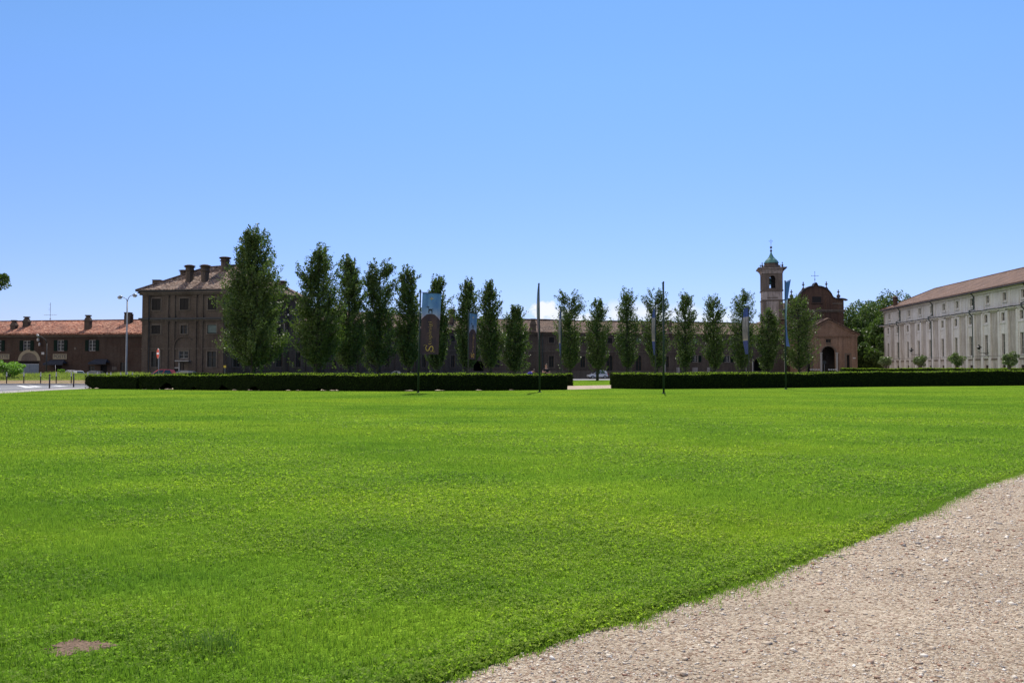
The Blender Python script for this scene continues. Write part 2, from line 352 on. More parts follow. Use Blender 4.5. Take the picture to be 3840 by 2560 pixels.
# ================================================================== grass blades, clover, pebbles
M['blade'] = leafmat('grass_blade', (.096, .172, .02), (.205, .295, .055), .45, .5, scale=.45, spec=.12)
M['clover'] = leafmat('clover_leaf', (.12, .205, .02), (.265, .345, .065), .45, .6, scale=.7, spec=.05)
for k_ in ('blade', 'clover'):
    nt_ = M[k_].node_tree; pb_ = nt_.nodes['Principled BSDF']; c_ = pb_.inputs['Base Color'].links[0].from_socket; tr_ = [n for n in nt_.nodes if n.type == 'BSDF_TRANSLUCENT'][0]
    patchy(nt_.nodes, nt_.links, pb_, c_, pos(nt_.nodes), tr_)
M['weed'] = leafmat('weed_blade', (.12, .16, .04), (.26, .28, .09), .45, .6, scale=.5)
M['bluegrass'] = leafmat('coarse_blade', (.06, .12, .02), (.13, .2, .05), .35, .45, scale=2, spec=.35)
DIRT = G(293, 2428)
def scatter(d0, d1, dens, edge=.02, x_over=1.12):
    a = .5 * 1.24 * x_over * (d1 * d1 - d0 * d0); n = int(a * dens)
    y = np.sqrt(RNG.uniform(d0 * d0, d1 * d1, n)); x = RNG.uniform(-.5, .5, n) * 1.24 * x_over * y
    ok = (y > np.interp(x, EX, EY) + wob(x) + edge + np.abs(RNG.normal(0, .05, n))) & (x > -33.5)
    ok &= RNG.uniform(0, 1, n) < np.minimum((y - d0) / (.22 * d0) + (.0 if d0 > 4 else 1), (d1 - y) / (.25 * d1))
    ok &= RNG.uniform(-1.4, .6, n) < np.sin(x * 17 + 1.3 * np.sin(y * 9)) * np.sin(y * 19 + 1.1 * np.sin(x * 11)) + .35 * np.sin(x * 41) * np.sin(y * 37 + 1)
    dx = (x - DIRT.x) / .2; dy = (y - DIRT.y) / .12
    ok &= (dx * dx + dy * dy + RNG.uniform(-1.6, .7, n)) > 1
    return x[ok], y[ok]
def lump(x, y, f, s=0):
    return (np.sin(x * f + s) * np.sin(y * f * 1.13 + 2 * s) + np.sin(x * f * 2.3 + 1 + s) * np.sin(y * f * 2.1 + .5) * .6 + np.sin(x * f * .37 + y * f * .29 + s))
def blades(x, y, h, w, lean=.45):
    n = len(x); a = RNG.uniform(0, 2 * PI, n); b = RNG.uniform(0, 2 * PI, n)
    hh = h * RNG.uniform(.45, 1.15, n) * (1 + .22 * lump(x, y, 1.7, 1)); ww = w * RNG.uniform(.6, 1.3, n)
    V = np.zeros((n, 3, 3)); c, s = np.cos(a), np.sin(a)
    V[:, 0, 0] = x - c * ww / 2; V[:, 0, 1] = y - s * ww / 2; V[:, 1, 0] = x + c * ww / 2; V[:, 1, 1] = y + s * ww / 2; V[:, :2, 2] = .003
    L = hh * np.abs(RNG.normal(0, lean, n)); V[:, 2, 0] = x + np.cos(b) * L; V[:, 2, 1] = y + np.sin(b) * L; V[:, 2, 2] = .012 + hh
    return V
parts = [blades(*scatter(3.0, 10.5, 6800), .034, .006), blades(*scatter(7.8, 21, 1250), .038, .011), blades(*scatter(15, 38, 230), .042, .02), blades(*scatter(27, 60, 45), .045, .032)]
top('grass', npmesh('grass', np.concatenate(parts), 3, M['blade']), None, 'short green grass blades of the front lawn', 'grass', kind='stuff')
def leaflets(x, y, z, r, tilt=.5):
    n = len(x); a = RNG.uniform(0, 2 * PI, n); rr = r * RNG.uniform(.6, 1.3, n)
    tilt = .6; nx, ny = RNG.normal(0, tilt, n), RNG.normal(0, tilt, n); V = np.zeros((n, 4, 3))
    for k, (t, q) in enumerate(((0, 1), (1.3, .8), (PI, .9), (-1.3, .8))):
        dx, dy = np.cos(a + t) * rr * q, np.sin(a + t) * rr * q
        V[:, k, 0] = x + dx; V[:, k, 1] = y + dy; V[:, k, 2] = z + nx * dx + ny * dy
    V[:, :, 2] = np.maximum(V[:, :, 2], .014); return V
cl = []
for d0, d1, dn, r in ((3.0, 9.5, 3600, .0095), (7, 19, 560, .0155), (14, 34, 60, .026)):
    x, y = scatter(d0, d1, dn); k = lump(x, y, 2.1, 3) + RNG.normal(0, .6, len(x)) > (-.25 if d0 < 10 else .2)
    k |= (y - np.interp(x, EX, EY) < .5) & (RNG.uniform(0, 1, len(x)) < .7)
    x, y = x[k], y[k]; zc_ = RNG.uniform(.012, .048, len(x)) * np.where(y - np.interp(x, EX, EY) < .6, 1.5, 1); a0 = RNG.uniform(0, 2 * PI, len(x))
    for j in range(3): cl.append(leaflets(x + np.cos(a0 + j * 2.09) * r * .85, y + np.sin(a0 + j * 2.09) * r * .85, zc_, r * .8))
x = RNG.uniform(-1.8, 13, 16000); y = np.interp(x, EX, EY) + wob(x) + .14 - np.abs(RNG.normal(0, .07, 16000)); a0 = RNG.uniform(0, 2 * PI, len(x)); zc_ = RNG.uniform(.01, .04, len(x))
for j in range(3): cl.append(leaflets(x + np.cos(a0 + j * 2.09) * .009, y + np.sin(a0 + j * 2.09) * .009, zc_, .0085))
top('clover', npmesh('clover', np.concatenate(cl), 4, M['clover']), None, 'yellow green clover leaves growing through the front lawn', 'clover', kind='stuff')
# weeds and creeping runners on the gravel edge
x = RNG.uniform(-1.2, 13, 34000); t = RNG.exponential(.085, 34000); y = np.interp(x, EX, EY) + wob(x) + .03 - t
k = lump(x, y, 3.1, 7) + RNG.normal(0, .5, len(x)) > .3; x, y = x[k], y[k]
xf = RNG.uniform(-1.6, 12, 15000); yf = np.interp(xf, EX, EY) + wob(xf) + .05 - np.abs(RNG.normal(0, .06, 15000)); x = np.concatenate([x, xf]); y = np.concatenate([y, yf])
V = blades(x, y, .024, .006, .8)
top('edge_weeds', npmesh('edge_weeds', V, 3, M['blade']), None, 'sparse weeds creeping out of the lawn on to the gravel', 'weeds', kind='stuff')
# two tufts of coarser, longer blades
for (px, py, n, r), lab in zip(((790, 2440, 230, .1), (2150, 1965, 40, .03)), ('dark tuft of long coarse grass near the bottom left of the lawn', 'small dark tuft of long grass in the middle of the lawn')):
    c = G(px, py); x = c.x + RNG.normal(0, r, n); y = c.y + RNG.normal(0, r * .6, n)
    me = npmesh('grass_tuft', blades(x - c.x, y - c.y, .075, .007, .7), 3, M['bluegrass']); o = top('grass_tuft', me, None, lab, 'grass tuft', 'coarse grass tufts'); o.location = (c.x, c.y, 0)
# bare soil patch
mb = MB(); ring = []
for k in range(40):
    t = 2 * PI * k / 40; q = 1 + .25 * math.sin(3 * t + 1) + .15 * math.sin(7 * t) + .1 * math.sin(13 * t); ring.append((DIRT.x + .15 * q * math.cos(t), DIRT.y + .12 * q * math.sin(t), .007))
mb.poly(ring)
M['soil'] = simple('bare_soil', (.15, .1, .068), .95, var=.5, scale=60, bmp=.01)
top('soil', mb, M['soil'], kind='structure', base=(0, 0, 0))
def pebbles(x, y, z, r):
    """flattened, randomly turned and dented octahedra, eight faces each"""
    n = len(x); base = np.array([(1, 0, 0), (0, 1, 0), (-1, 0, 0), (0, -1, 0), (0, 0, 1), (0, 0, -1)], float)
    B = base[None] * np.stack([RNG.uniform(.8, 1.5, n), RNG.uniform(.7, 1.2, n), RNG.uniform(.3, .6, n)], 1)[:, None, :]
    B = B + RNG.normal(0, .12, B.shape); a = RNG.uniform(0, 2 * PI, n); c, s = np.cos(a)[:, None], np.sin(a)[:, None]
    X_ = B[:, :, 0] * c - B[:, :, 1] * s; Y_ = B[:, :, 0] * s + B[:, :, 1] * c; Z_ = B[:, :, 2] + X_ * RNG.normal(0, .2, n)[:, None]
    V = np.stack([X_ * r[:, None] + x[:, None], Y_ * r[:, None] + y[:, None], Z_ * r[:, None] + (z + r * .12)[:, None]], 2)
    F = np.array([(0, 1, 4), (1, 2, 4), (2, 3, 4), (3, 0, 4), (1, 0, 5), (2, 1, 5), (3, 2, 5), (0, 3, 5)])
    idx = (np.arange(n)[:, None, None] * 6 + F[None]).reshape(-1)
    me = bpy.data.meshes.new('pebbles'); me.vertices.add(n * 6); me.vertices.foreach_set('co', V.reshape(-1).astype(np.float32))
    me.loops.add(n * 24); me.loops.foreach_set('vertex_index', idx.astype(np.int32)); me.polygons.add(n * 8)
    me.polygons.foreach_set('loop_start', np.arange(0, n * 24, 3, dtype=np.int32)); me.polygons.foreach_set('use_smooth', np.ones(n * 8, bool)); me.update(calc_edges=True)
    return me
m, nt, nd, lk, pb = nodes('pebble'); g = nd.new('ShaderNodeNewGeometry')
r = ramp(nd, [(0, (.2, .09, .055)), (.1, (.38, .22, .14)), (.22, (.42, .33, .24)), (.5, (.52, .43, .32)), (.75, (.6, .52, .42)), (.88, (.68, .63, .56)), (.96, (.2, .18, .17))]); lk.new(g.outputs['Random Per Island'], r.inputs[0])
lk.new(r.outputs[0], pb.inputs['Base Color']); pb.inputs['Roughness'].default_value = .75; M['pebble'] = m
px_, py_, pr_ = [], [], []
for d0, d1, dn, r0 in ((3.2, 6.2, 5600, .0038), (6.2, 12, 1700, .0062), (12, 24, 300, .01)):
    a = .5 * 1.24 * 1.12 * (d1 * d1 - d0 * d0); n = int(a * dn); y = np.sqrt(RNG.uniform(d0 * d0, d1 * d1, n)); x = RNG.uniform(-.5, .5, n) * 1.24 * 1.12 * y
    k = (y < np.interp(x, EX, EY) + wob(x) + RNG.exponential(.03, n)) & (lump(x, y, 2.7, 5) + RNG.normal(0, .8, n) > -.9); x, y = x[k], y[k]; px_.append(x); py_.append(y); pr_.append(r0 * RNG.lognormal(0, .55, len(x)))
x, y, r = map(np.concatenate, (px_, py_, pr_))
big = RNG.uniform(0, 1, len(x)) < .007; r[big] *= 2.2; r = np.minimum(r, .028)
me = pebbles(x, y, np.zeros(len(x)), r); me.materials.append(M['pebble'])
top('gravel', me, None, 'loose pinkish beige pebbles of the near path', 'gravel', kind='stuff')
# clods in the soil patch
n = 420; t = RNG.uniform(0, 2 * PI, n); q = np.sqrt(RNG.uniform(0, 1, n)); me = pebbles(DIRT.x + .19 * q * np.cos(t), DIRT.y + .115 * q * np.sin(t), np.full(n, .006), RNG.uniform(.002, .006, n))
me.materials.append(M['soil']); top('soil_clods', me, None, 'crumbs of bare reddish soil in the worn lawn patch', 'soil', kind='stuff')
# tall weeds on the bank
n = 26000; x = RNG.uniform(-72, -29, n); t = RNG.uniform(6.2, 20, n); y = np.interp(x, KX, KY) + t
z = np.array([berm_z(a, b) for a, b in zip(x, y)]); V = blades(x, y, .28, .05, .3); V[:, :, 2] += z[:, None]
top('weeds', npmesh('weeds', V, 3, M['weed']), None, 'tall yellow green weeds on the bank behind the kerb', 'weeds', kind='stuff')
# ================================================================== trees and hedges
M['poplar'] = leafmat('poplar_leaf', (.026, .05, .01), (.125, .17, .048), .28, .5, scale=.6, spec=.22)
M['darkbark'] = simple('poplar_bark', (.045, .042, .035), .9, var=.35)
M['broad'] = leafmat('broad_leaf', (.026, .055, .012), (.1, .145, .04), .25, .5, scale=.5, spec=.2)
M['bushleaf'] = leafmat('bush_leaf', (.1, .2, .03), (.2, .32, .07), .4, .45, scale=.8)
M['ballleaf'] = leafmat('ball_tree_leaf', (.055, .09, .03), (.16, .2, .09), .25, .4, scale=.8, spec=.5)
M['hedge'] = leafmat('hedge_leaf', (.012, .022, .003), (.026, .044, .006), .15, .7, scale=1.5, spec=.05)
M['hedge_sunlit'] = leafmat('hedge_sunlit_top_leaf', (.12, .19, .02), (.24, .3, .05), .5, .6, scale=1.5, spec=.1)  # sunlight along the hedge top, put into a brighter leaf colour
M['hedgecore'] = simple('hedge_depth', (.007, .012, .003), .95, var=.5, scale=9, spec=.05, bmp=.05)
def leafquads(C, size, tilt=1.0, asp=.75):
    n = len(C); a = RNG.normal(0, 1, (n, 3)); a[:, 2] *= tilt; a /= np.linalg.norm(a, axis=1)[:, None]
    b = RNG.normal(0, 1, (n, 3)); b -= a * (a * b).sum(1)[:, None]; b /= np.linalg.norm(b, axis=1)[:, None]
    s = (size * RNG.uniform(.6, 1.35, n))[:, None] * .5; V = np.empty((n, 4, 3))
    V[:, 0] = C - a * s; V[:, 1] = C + b * s * asp; V[:, 2] = C + a * s; V[:, 3] = C - b * s * asp
    return V
def poplar(loc, H, R, nleaf, size, label, group, lo=.08, lean=0.0, twin=False, fat=.42, seed=0, tpow=.75):
    """tapered trunk, steep limbs, leaf clusters strung along the limbs inside an egg-shaped outline"""
    rg = np.random.default_rng(seed + 100); root = empty('poplar_tree', loc, label, 'tree', group)
    mb = MB(); z0 = H * lo; tr = H * .014 + .05
    mb.tube([(0, 0, -.1), (.05, 0, H * .25), (lean * .4, .05, H * .55), (lean * .8, 0, H * .9)], [tr, tr * .8, tr * .5, .02], 8)
    C = []; nb = int(60 + R * 16)
    ph = rg.uniform(0, 6, 4)
    def prof(h):
        t = (h - z0) / (H - z0)
        t = min(1, max(0, t)); f = math.sin(PI * min(1, t ** fat * 1.0)) if t > .0 else 0
        f = .3 + .7 * math.sin(PI / 2 * t / fat) if t < fat else max(.1, math.cos(PI / 2 * (t - fat) / (1 - fat)) ** tpow)
        return R * max(.05, f)
    for i in range(nb):
        t = (i + rg.uniform(0, 1)) / nb; zs = z0 + (H - z0) * t * .88; az = rg.uniform(0, 2 * PI) if rg.uniform() > .35 else rg.choice([0, PI]) + rg.normal(0, .7)
        ln = (H - z0) * rg.uniform(.09, .16) * (1.15 - .5 * t); ze = min(zs + ln, H * .965); rr = prof(ze) * rg.uniform(.35, 1.0) ** .8 * (1 + .2 * math.sin(az * 2 + ph[0] + ze * .9) + .12 * math.sin(az * 3 + ph[1] + ze * 2.1))
        if twin and ze > H * .8: rr += R * .25 * (1 if rg.uniform() > .5 else .2); az = 0 if rg.uniform() > .5 else PI
        cx = lean * ze / H; p0 = Vector((lean * zs / H * .8, 0, zs)); p2 = Vector((cx + rr * math.cos(az), rr * math.sin(az), ze)); p1 = p0.lerp(p2, .55) + Vector((rr * .22 * math.cos(az), rr * .22 * math.sin(az), -.08 * ln))
        mb.tube([p0, p1, p2], [.05 + .03 * (1 - t) * R / 2, .03, .01], 4, False)
        k = int(nleaf / nb * rg.uniform(.5, 1.5)); s = rg.uniform(.15, 1.0, k) ** .8; a = np.array(p0)[None] * ((1 - s) ** 2)[:, None] + np.array(p1)[None] * (2 * s * (1 - s))[:, None] + np.array(p2)[None] * (s * s)[:, None]
        sub = rg.normal(0, 1, (5, 3)) * np.array([.19, .19, .26]) * R * .62
        a = a + sub[rg.integers(0, 5, k)] + rg.normal(0, 1, (k, 3)) * np.array([.07, .07, .1]) * (R * .28 + .45); C.append(a)
    k = int(nleaf * .3); h_ = z0 + .05 * H + (H * .86 - z0) * rg.beta(1, 1.7, k); q_ = np.array([prof(v) for v in h_]) * np.sqrt(rg.uniform(0, .45, k)); t_ = rg.uniform(0, 2 * PI, k)
    C.append(np.stack([lean * h_ / H + q_ * np.cos(t_), q_ * np.sin(t_), h_], 1)); C = np.concatenate(C); C = C[(C[:, 2] < H) & (C[:, 2] > z0 * .8)]
    obj('trunk', mb, M['darkbark'], root, True, world=False)
    obj('crown', npmesh('crown', leafquads(C, size), 4, M['poplar']), None, root, world=False)
    return root
ordn = ['first', 'second', 'third', 'fourth', 'fifth', 'sixth', 'seventh', 'eighth', 'ninth', 'tenth', 'eleventh', 'twelfth']
GL = 'poplars in the left row'; GR = 'poplars in the right row'
# px, top y, depth, crown half width in px, lean, twin
LT = [(948, 846, 82, 118, 0, 0, 'huge dense poplar covering the corner of the brick palace, tallest tree of all'),
      (1190, 908, 92, 84, .1, 0, 'large dark poplar just right of the brick palace, second tallest'),
      (1308, 950, 99, 66, 0, 0, 'tall poplar with a rounded top, touching the right side of the second tallest one'),
      (1420, 968, 103, 62, .2, 1, 'tall poplar with a forked top, fourth from the left'),
      (1532, 990, 107, 50, -.1, 0, 'narrow loose poplar just left of the large facing banner'),
      (1642, 1020, 111, 46, 0, 0, 'poplar partly hidden behind the large facing banner'),
      (1752, 1035, 114, 44, .1, 0, 'poplar behind the small narrow stag banner'),
      (1838, 1045, 118, 44, 0, 0, 'thin poplar with gaps near its top, right of the small stag banner'),
      (1930, 1140, 122, 50, 0, 0, 'low broad poplar left of the two people, shortest of the left row')]
for i, (px, ty, d, hw, lean, tw, lab) in enumerate(LT):
    g = gz(d); H = Z(ty, d) - g; R = hw * d / FPX * (1.15 if i == 0 else 1.3)
    poplar((X(px, d), d, g), H, R, int(21000 - i * 1000 if i else 42000), .2 if i else .165, lab, GL, lean=lean, twin=bool(tw), seed=i * 3, lo=.09 if i else .07, fat=.4 if i < 3 else .45, tpow=.85 if i < 3 else .7)
RT = [(2137, 1084, 125, 44, 0, 1, 'poplar with a split double top, first right of the two people'),
      (2240, 1113, 124, 38, .1, 0, 'short poplar standing over the white car in the hedge gap'),
      (2352, 1074, 126, 42, 0, 0, 'tall poplar standing right behind the left end of the right hedge'),
      (2462, 1076, 128, 42, -.2, 1, 'poplar with two tops behind the narrow flag with blue ends'),
      (2568, 1082, 129, 38, .2, 0, 'poplar between the second and third flags right of the hedge gap'),
      (2677, 1098, 130, 38, 0, 0, 'pointed poplar in the middle of the right row, in front of a white shuttered window'),
      (2782, 1080, 131, 44, .2, 0, 'tall poplar behind the wide blue and grey flag'),
      (2880, 1152, 132, 38, .1, 0, 'short poplar in front of the bell tower'),
      (2996, 1100, 131, 54, 0, 0, 'broad poplar in front of the left side of the church')]
for i, (px, ty, d, hw, lean, tw, lab) in enumerate(RT):
    g = gz(d); H = Z(ty, d) - g; R = hw * d / FPX * 1.4
    poplar((X(px, d), d, g), H, R, 9500, .2, lab, GR, lean=lean, twin=bool(tw), seed=50 + i * 3, lo=.1, fat=.5, tpow=.6)
def broadleaf(name, loc, H, R, nleaf, size, label, cat, group=None, mat='broad', lo=.15, lumps=26, seed=0, trunk=True, flat_=.9):
    rg = np.random.default_rng(seed + 900); root = empty(name, loc, label, cat, group); mb = MB()
    hc = (H * lo + H) / 2; hv = (H - H * lo) / 2
    tr = max(.05, H * .02); mb.tube([(0, 0, -.1), (0, 0, H * lo * .6), (.02 * H, 0, hc)], [tr * 1.3, tr, tr * .5], 8)
    C = []
    for i in range(lumps):
        d = rg.normal(0, 1, 3); d /= np.linalg.norm(d); q = rg.uniform(.35, .85); c = np.array([d[0] * R * q, d[1] * R * q, hc + d[2] * hv * q * flat_])
        mb.tube([(0, 0, H * lo * .7), tuple(c * [.5, .5, .8]), tuple(c)], [tr * .4, tr * .25, tr * .08], 4, False)
        k = nleaf // lumps; e = rg.normal(0, 1, (k, 3)); e /= np.linalg.norm(e, axis=1)[:, None]
        rr = rg.uniform(.24, .42); e *= (rg.uniform(.45, 1.05, k) ** .5)[:, None]; C.append(c + e * np.array([R * rr, R * rr, hv * rr * .8]))
    C = np.concatenate(C); C = C[C[:, 2] > .05]
    obj('trunk', mb, M['bark'], root, True, world=False)
    obj('crown', npmesh('crown', leafquads(C, size), 4, M[mat]), None, root, world=False); return root
def tree_at(px, ty, d, hw, label, group, lo=.02, seed=0, nl=9000, size=.42, mat='broad', lumps=30, name='broadleaf_tree'):
    g = gz(d); return broadleaf(name, (X(px, d), d, g), Z(ty, d, px) - g, hw * d / FPX, nl, size, label, 'tree', group, mat, lo, lumps, seed)
GB = 'broadleaf trees between the church and the pale building'
for k, a in enumerate([(3215, 1148, 186, 50, 'dark rounded tree directly behind the right edge of the church'), (3262, 1112, 190, 66, 'broad tree right of the church, lower than its right neighbour'),
                       (3322, 1074, 196, 60, 'highest tree of the dark group left of the pale building'), (3290, 1190, 178, 62, 'lower front tree filling the gap between church and pale building'),
                       (3208, 1215, 176, 34, 'low light green tree beside the church portico'), (3345, 1240, 172, 42, 'dark tree against the far end of the pale building'),
                       (3235, 1290, 172, 40, 'low dark tree near the ground between church and pale building'), (3290, 1305, 170, 46, 'lowest dark tree near the ground left of the pale building')]):
    tree_at(a[0], a[1] - 12, a[2], a[3] * 1.42, a[4], GB, seed=k * 7, nl=17000, lumps=56)
GT = 'tree tops behind the roofs'
tree_at(3412, 1092, 205, 26, 'small light tree top showing behind the hipped end of the pale roof', GT, .4, 91, 3000)
tree_at(3552, 1048, 205, 42, 'dark tree top showing above the ridge of the pale building', GT, .4, 92, 5000)
tree_at(1822, 1166, 172, 40, 'green tree top rising behind the long roof at the centre', GT, .3, 93, 4000)
tree_at(1480, 1140, 168, 60, 'green tree top behind the long roof, behind the fourth poplar', GT, .3, 94, 4000)
# only its lowest branches reach into the picture at the left edge
tree_at(-62, 965, 60, 71, 'tree whose branch tips reach in at the left edge of the picture', None, .69, 95, 5200, .15)
r_ = broadleaf('shrub', (X(20, 86), 86.5, .35), 2.3, 1.75, 5200, .13, 'bright green spreading shrub at the left end of the weedy bank', 'shrub', None, 'bushleaf', .05, 20, 96)
for k, (px, py) in enumerate(((222, 1382), (238, 1381))):
    broadleaf('weed_bush', (X(px, 92), 92, .75), .85, .3, 420, .09, ('left' if k == 0 else 'right') + ' one of two tall thin weeds standing on the bank', 'weed', 'tall weeds on the bank', 'bushleaf', .05, 7, 97 + k)
for k, (px, ty, d, hw, lab) in enumerate([(3322, 1330, 150, 26, 'small round tree at the far left end of the pale building'), (3452, 1322, 133, 23, 'small dark round tree under the left wall lantern'),
                                          (3590, 1314, 117, 31, 'small pale round tree in the middle of the pale facade'), (3784, 1309, 101, 36, 'small round tree nearest the right edge of the picture')]):
    g = gz(d); broadleaf('ball_tree', (X(px, d), d, g), Z(ty, d, px) - g, hw * d / FPX, 3600, .15, lab, 'tree', 'small round trees before the pale building', 'ballleaf', .4, 26, 110 + k, flat_=.8)
# ------------------------------------------------------------------ hedges
def hedge(name, pts, hs, th, label, group, holes=0.0, cap0=True, dens=230, leaf=.075, seed=0):
    """clipped hedge: a core with rounded shoulders swept along the line, leaves all over its skin"""
    rg = np.random.default_rng(seed + 300); pts = [Vector((p[0], p[1], 0)) for p in pts]
    seg = [0]
    for a, b in zip(pts, pts[1:]): seg.append(seg[-1] + (b - a).length)
    L = seg[-1]; n = max(4, int(L / .35)); T = np.linspace(0, L, n)
    PX = np.interp(T, seg, [p.x for p in pts]); PY = np.interp(T, seg, [p.y for p in pts]); HH = np.interp(T, seg, hs)
    dx, dy = np.gradient(PX), np.gradient(PY); q = np.hypot(dx, dy); dx, dy = dx / q, dy / q
    wv = .018 * np.sin(T * 1.9 + seed) + .014 * np.sin(T * 5.3) + .03 * np.sin(T * .5 + 2) + .015 * np.sin(T * 1.1 + 4)
    HH = HH + wv
    hb = np.zeros(n)
    if holes: hb = holes * np.clip(np.sin(T * 2.4 + seed) + .7 * np.sin(T * 5.1 + 1) + .5 * np.sin(T * .9), 0, 1.6) * np.interp(T, [0, L * .2, L * .5, L], [1, .8, .35, .1]) * rg.uniform(.1, 1.4, n)
    prof = [(0, 0), (-.02, .3), (0, .75), (.05, .93), (.16, 1.0), (.5, 1.01), (.84, 1.0), (.95, .93), (1, .7), (1.02, .3), (1, 0)]
    mb = MB(); V = []; m = len(prof)
    for i in range(n):
        e = min(1, (T[i] / .12) ** .5 if T[i] < .12 else 1, ((L - T[i]) / .12) ** .5 if L - T[i] < .12 else 1); e = .9 + .1 * e
        for a, b in prof:
            j = rg.normal(0, .015, 2); b2 = hb[i] + gz(PY[i]) if b == 0 else gz(PY[i]) + max(HH[i] * b * e, hb[i] + .05)
            off = a * th + j[0]; V.append((PX[i] - dy[i] * off, PY[i] + dx[i] * off, b2 + (j[1] if b > 0 else 0)))
    F = [(i * m + k, i * m + k + 1, (i + 1) * m + k + 1, (i + 1) * m + k) for i in range(n - 1) for k in range(m - 1)]
    F += [tuple(range(m)), tuple((n - 1) * m + k for k in range(m))[::-1]]; mb.add(V, F)
    if holes:
        for t in np.arange(.2, L * .6, .45):
            x, y = np.interp(t, T, PX), np.interp(t, T, PY) + th * .4; mb.tube([(x, y, 0), (x + rg.normal(0, .05), y, .45)], .022, 5)
    me = mb.mesh(name, [M['hedgecore'], M['hedge'], M['hedge_sunlit']])
    N = int(L * (th + 2 * HH.mean()) * dens); t = rg.uniform(0, L, N); u = rg.uniform(0, 1, N) * (th + 1.6 * HH.mean()); h = np.interp(t, T, HH); hbt = np.interp(t, T, hb)
    front = u < .8 * HH.mean(); back = u > th + .8 * HH.mean(); a = np.where(front, -.02, np.where(back, 1.02, (u - .8 * HH.mean()) / th)); z = np.where(front | back, hbt + (h - hbt) * rg.uniform(0, 1, N) ** .8, h * 1.0)
    nb = int(dens * 1.2 * 2 * th * h.mean()); te = np.where(rg.uniform(0, 1, nb) < .5, -.03, L + .03)
    a = np.concatenate([a, rg.uniform(0, 1, nb)]); t = np.concatenate([t, te]); z = np.concatenate([z, rg.uniform(.05, 1, nb) * HH.mean()])
    x = np.interp(t, T, PX) - np.interp(t, T, dy) * a * th + np.where(t < 0, -.03, 0) + np.where(t > L, .03, 0); y = np.interp(t, T, PY) + np.interp(t, T, dx) * a * th
    C = np.stack([x, y, z], 1) + rg.normal(0, .028, (len(x), 3)); C[:, 2] += np.interp(C[:, 1], [66, 103, 140], [0, -.175, -.35])
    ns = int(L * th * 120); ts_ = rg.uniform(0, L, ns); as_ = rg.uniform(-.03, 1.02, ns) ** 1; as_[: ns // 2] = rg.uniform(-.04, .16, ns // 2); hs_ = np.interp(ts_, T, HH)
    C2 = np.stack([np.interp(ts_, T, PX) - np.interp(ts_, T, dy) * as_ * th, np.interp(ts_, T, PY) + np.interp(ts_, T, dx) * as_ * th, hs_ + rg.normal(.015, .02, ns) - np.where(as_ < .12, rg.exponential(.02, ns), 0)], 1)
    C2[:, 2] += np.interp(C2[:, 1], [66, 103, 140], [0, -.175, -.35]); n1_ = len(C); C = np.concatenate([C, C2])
    Q = leafquads(C, leaf, 1.0); Q = Q.reshape(-1, 3)
    nv = len(me.vertices); nl = len(me.loops); npz = len(me.polygons); me.vertices.add(len(Q)); co_ = np.empty((nv + len(Q)) * 3, np.float32); me.vertices.foreach_get('co', co_); co_[nv * 3:] = Q.reshape(-1); me.vertices.foreach_set('co', co_)
    me.loops.add(len(Q)); li = np.empty(nl + len(Q), np.int32); me.loops.foreach_get('vertex_index', li); li[nl:] = np.arange(nv, nv + len(Q)); me.loops.foreach_set('vertex_index', li)
    me.polygons.add(len(Q) // 4); ls = np.empty(npz + len(Q) // 4, np.int32); me.polygons.foreach_get('loop_start', ls); ls[npz:] = nl + np.arange(0, len(Q), 4); me.polygons.foreach_set('loop_start', ls)
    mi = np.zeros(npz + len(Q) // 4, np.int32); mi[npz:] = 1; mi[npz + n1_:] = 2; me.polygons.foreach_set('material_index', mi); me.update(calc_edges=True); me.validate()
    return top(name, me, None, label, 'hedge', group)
GH = 'clipped hedges around the lawn'
def split(px, pts):  # point on the hedge line seen at image column px
    k = (px - 1920) / FPX
    for a, b in zip(pts, pts[1:]):
        if a.x / a.y <= k <= b.x / b.y:
            t = (k * a.y - a.x) / ((b.x - a.x) - k * (b.y - a.y)); return a.lerp(b, t)
sp = split(513, HL); sq = split(525, HL)
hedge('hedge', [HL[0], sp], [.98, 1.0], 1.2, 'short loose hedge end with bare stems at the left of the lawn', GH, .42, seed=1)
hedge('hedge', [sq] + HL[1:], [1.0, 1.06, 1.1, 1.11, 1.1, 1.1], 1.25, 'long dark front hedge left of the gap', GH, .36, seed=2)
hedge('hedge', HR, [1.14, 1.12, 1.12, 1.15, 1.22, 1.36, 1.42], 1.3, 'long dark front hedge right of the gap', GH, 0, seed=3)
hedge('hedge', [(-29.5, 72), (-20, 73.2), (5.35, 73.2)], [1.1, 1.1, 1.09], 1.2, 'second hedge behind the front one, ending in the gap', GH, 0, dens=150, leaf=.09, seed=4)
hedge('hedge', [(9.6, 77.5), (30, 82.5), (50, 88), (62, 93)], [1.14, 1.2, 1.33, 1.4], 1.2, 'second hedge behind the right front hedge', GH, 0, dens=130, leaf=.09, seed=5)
hedge('hedge', [(X(3156, 112), 112), (60, 108), (80, 108)], [1.72, 1.7, 1.7], 1.2, 'third hedge before the church portico and pale building', GH, 0, dens=90, leaf=.11, seed=6)
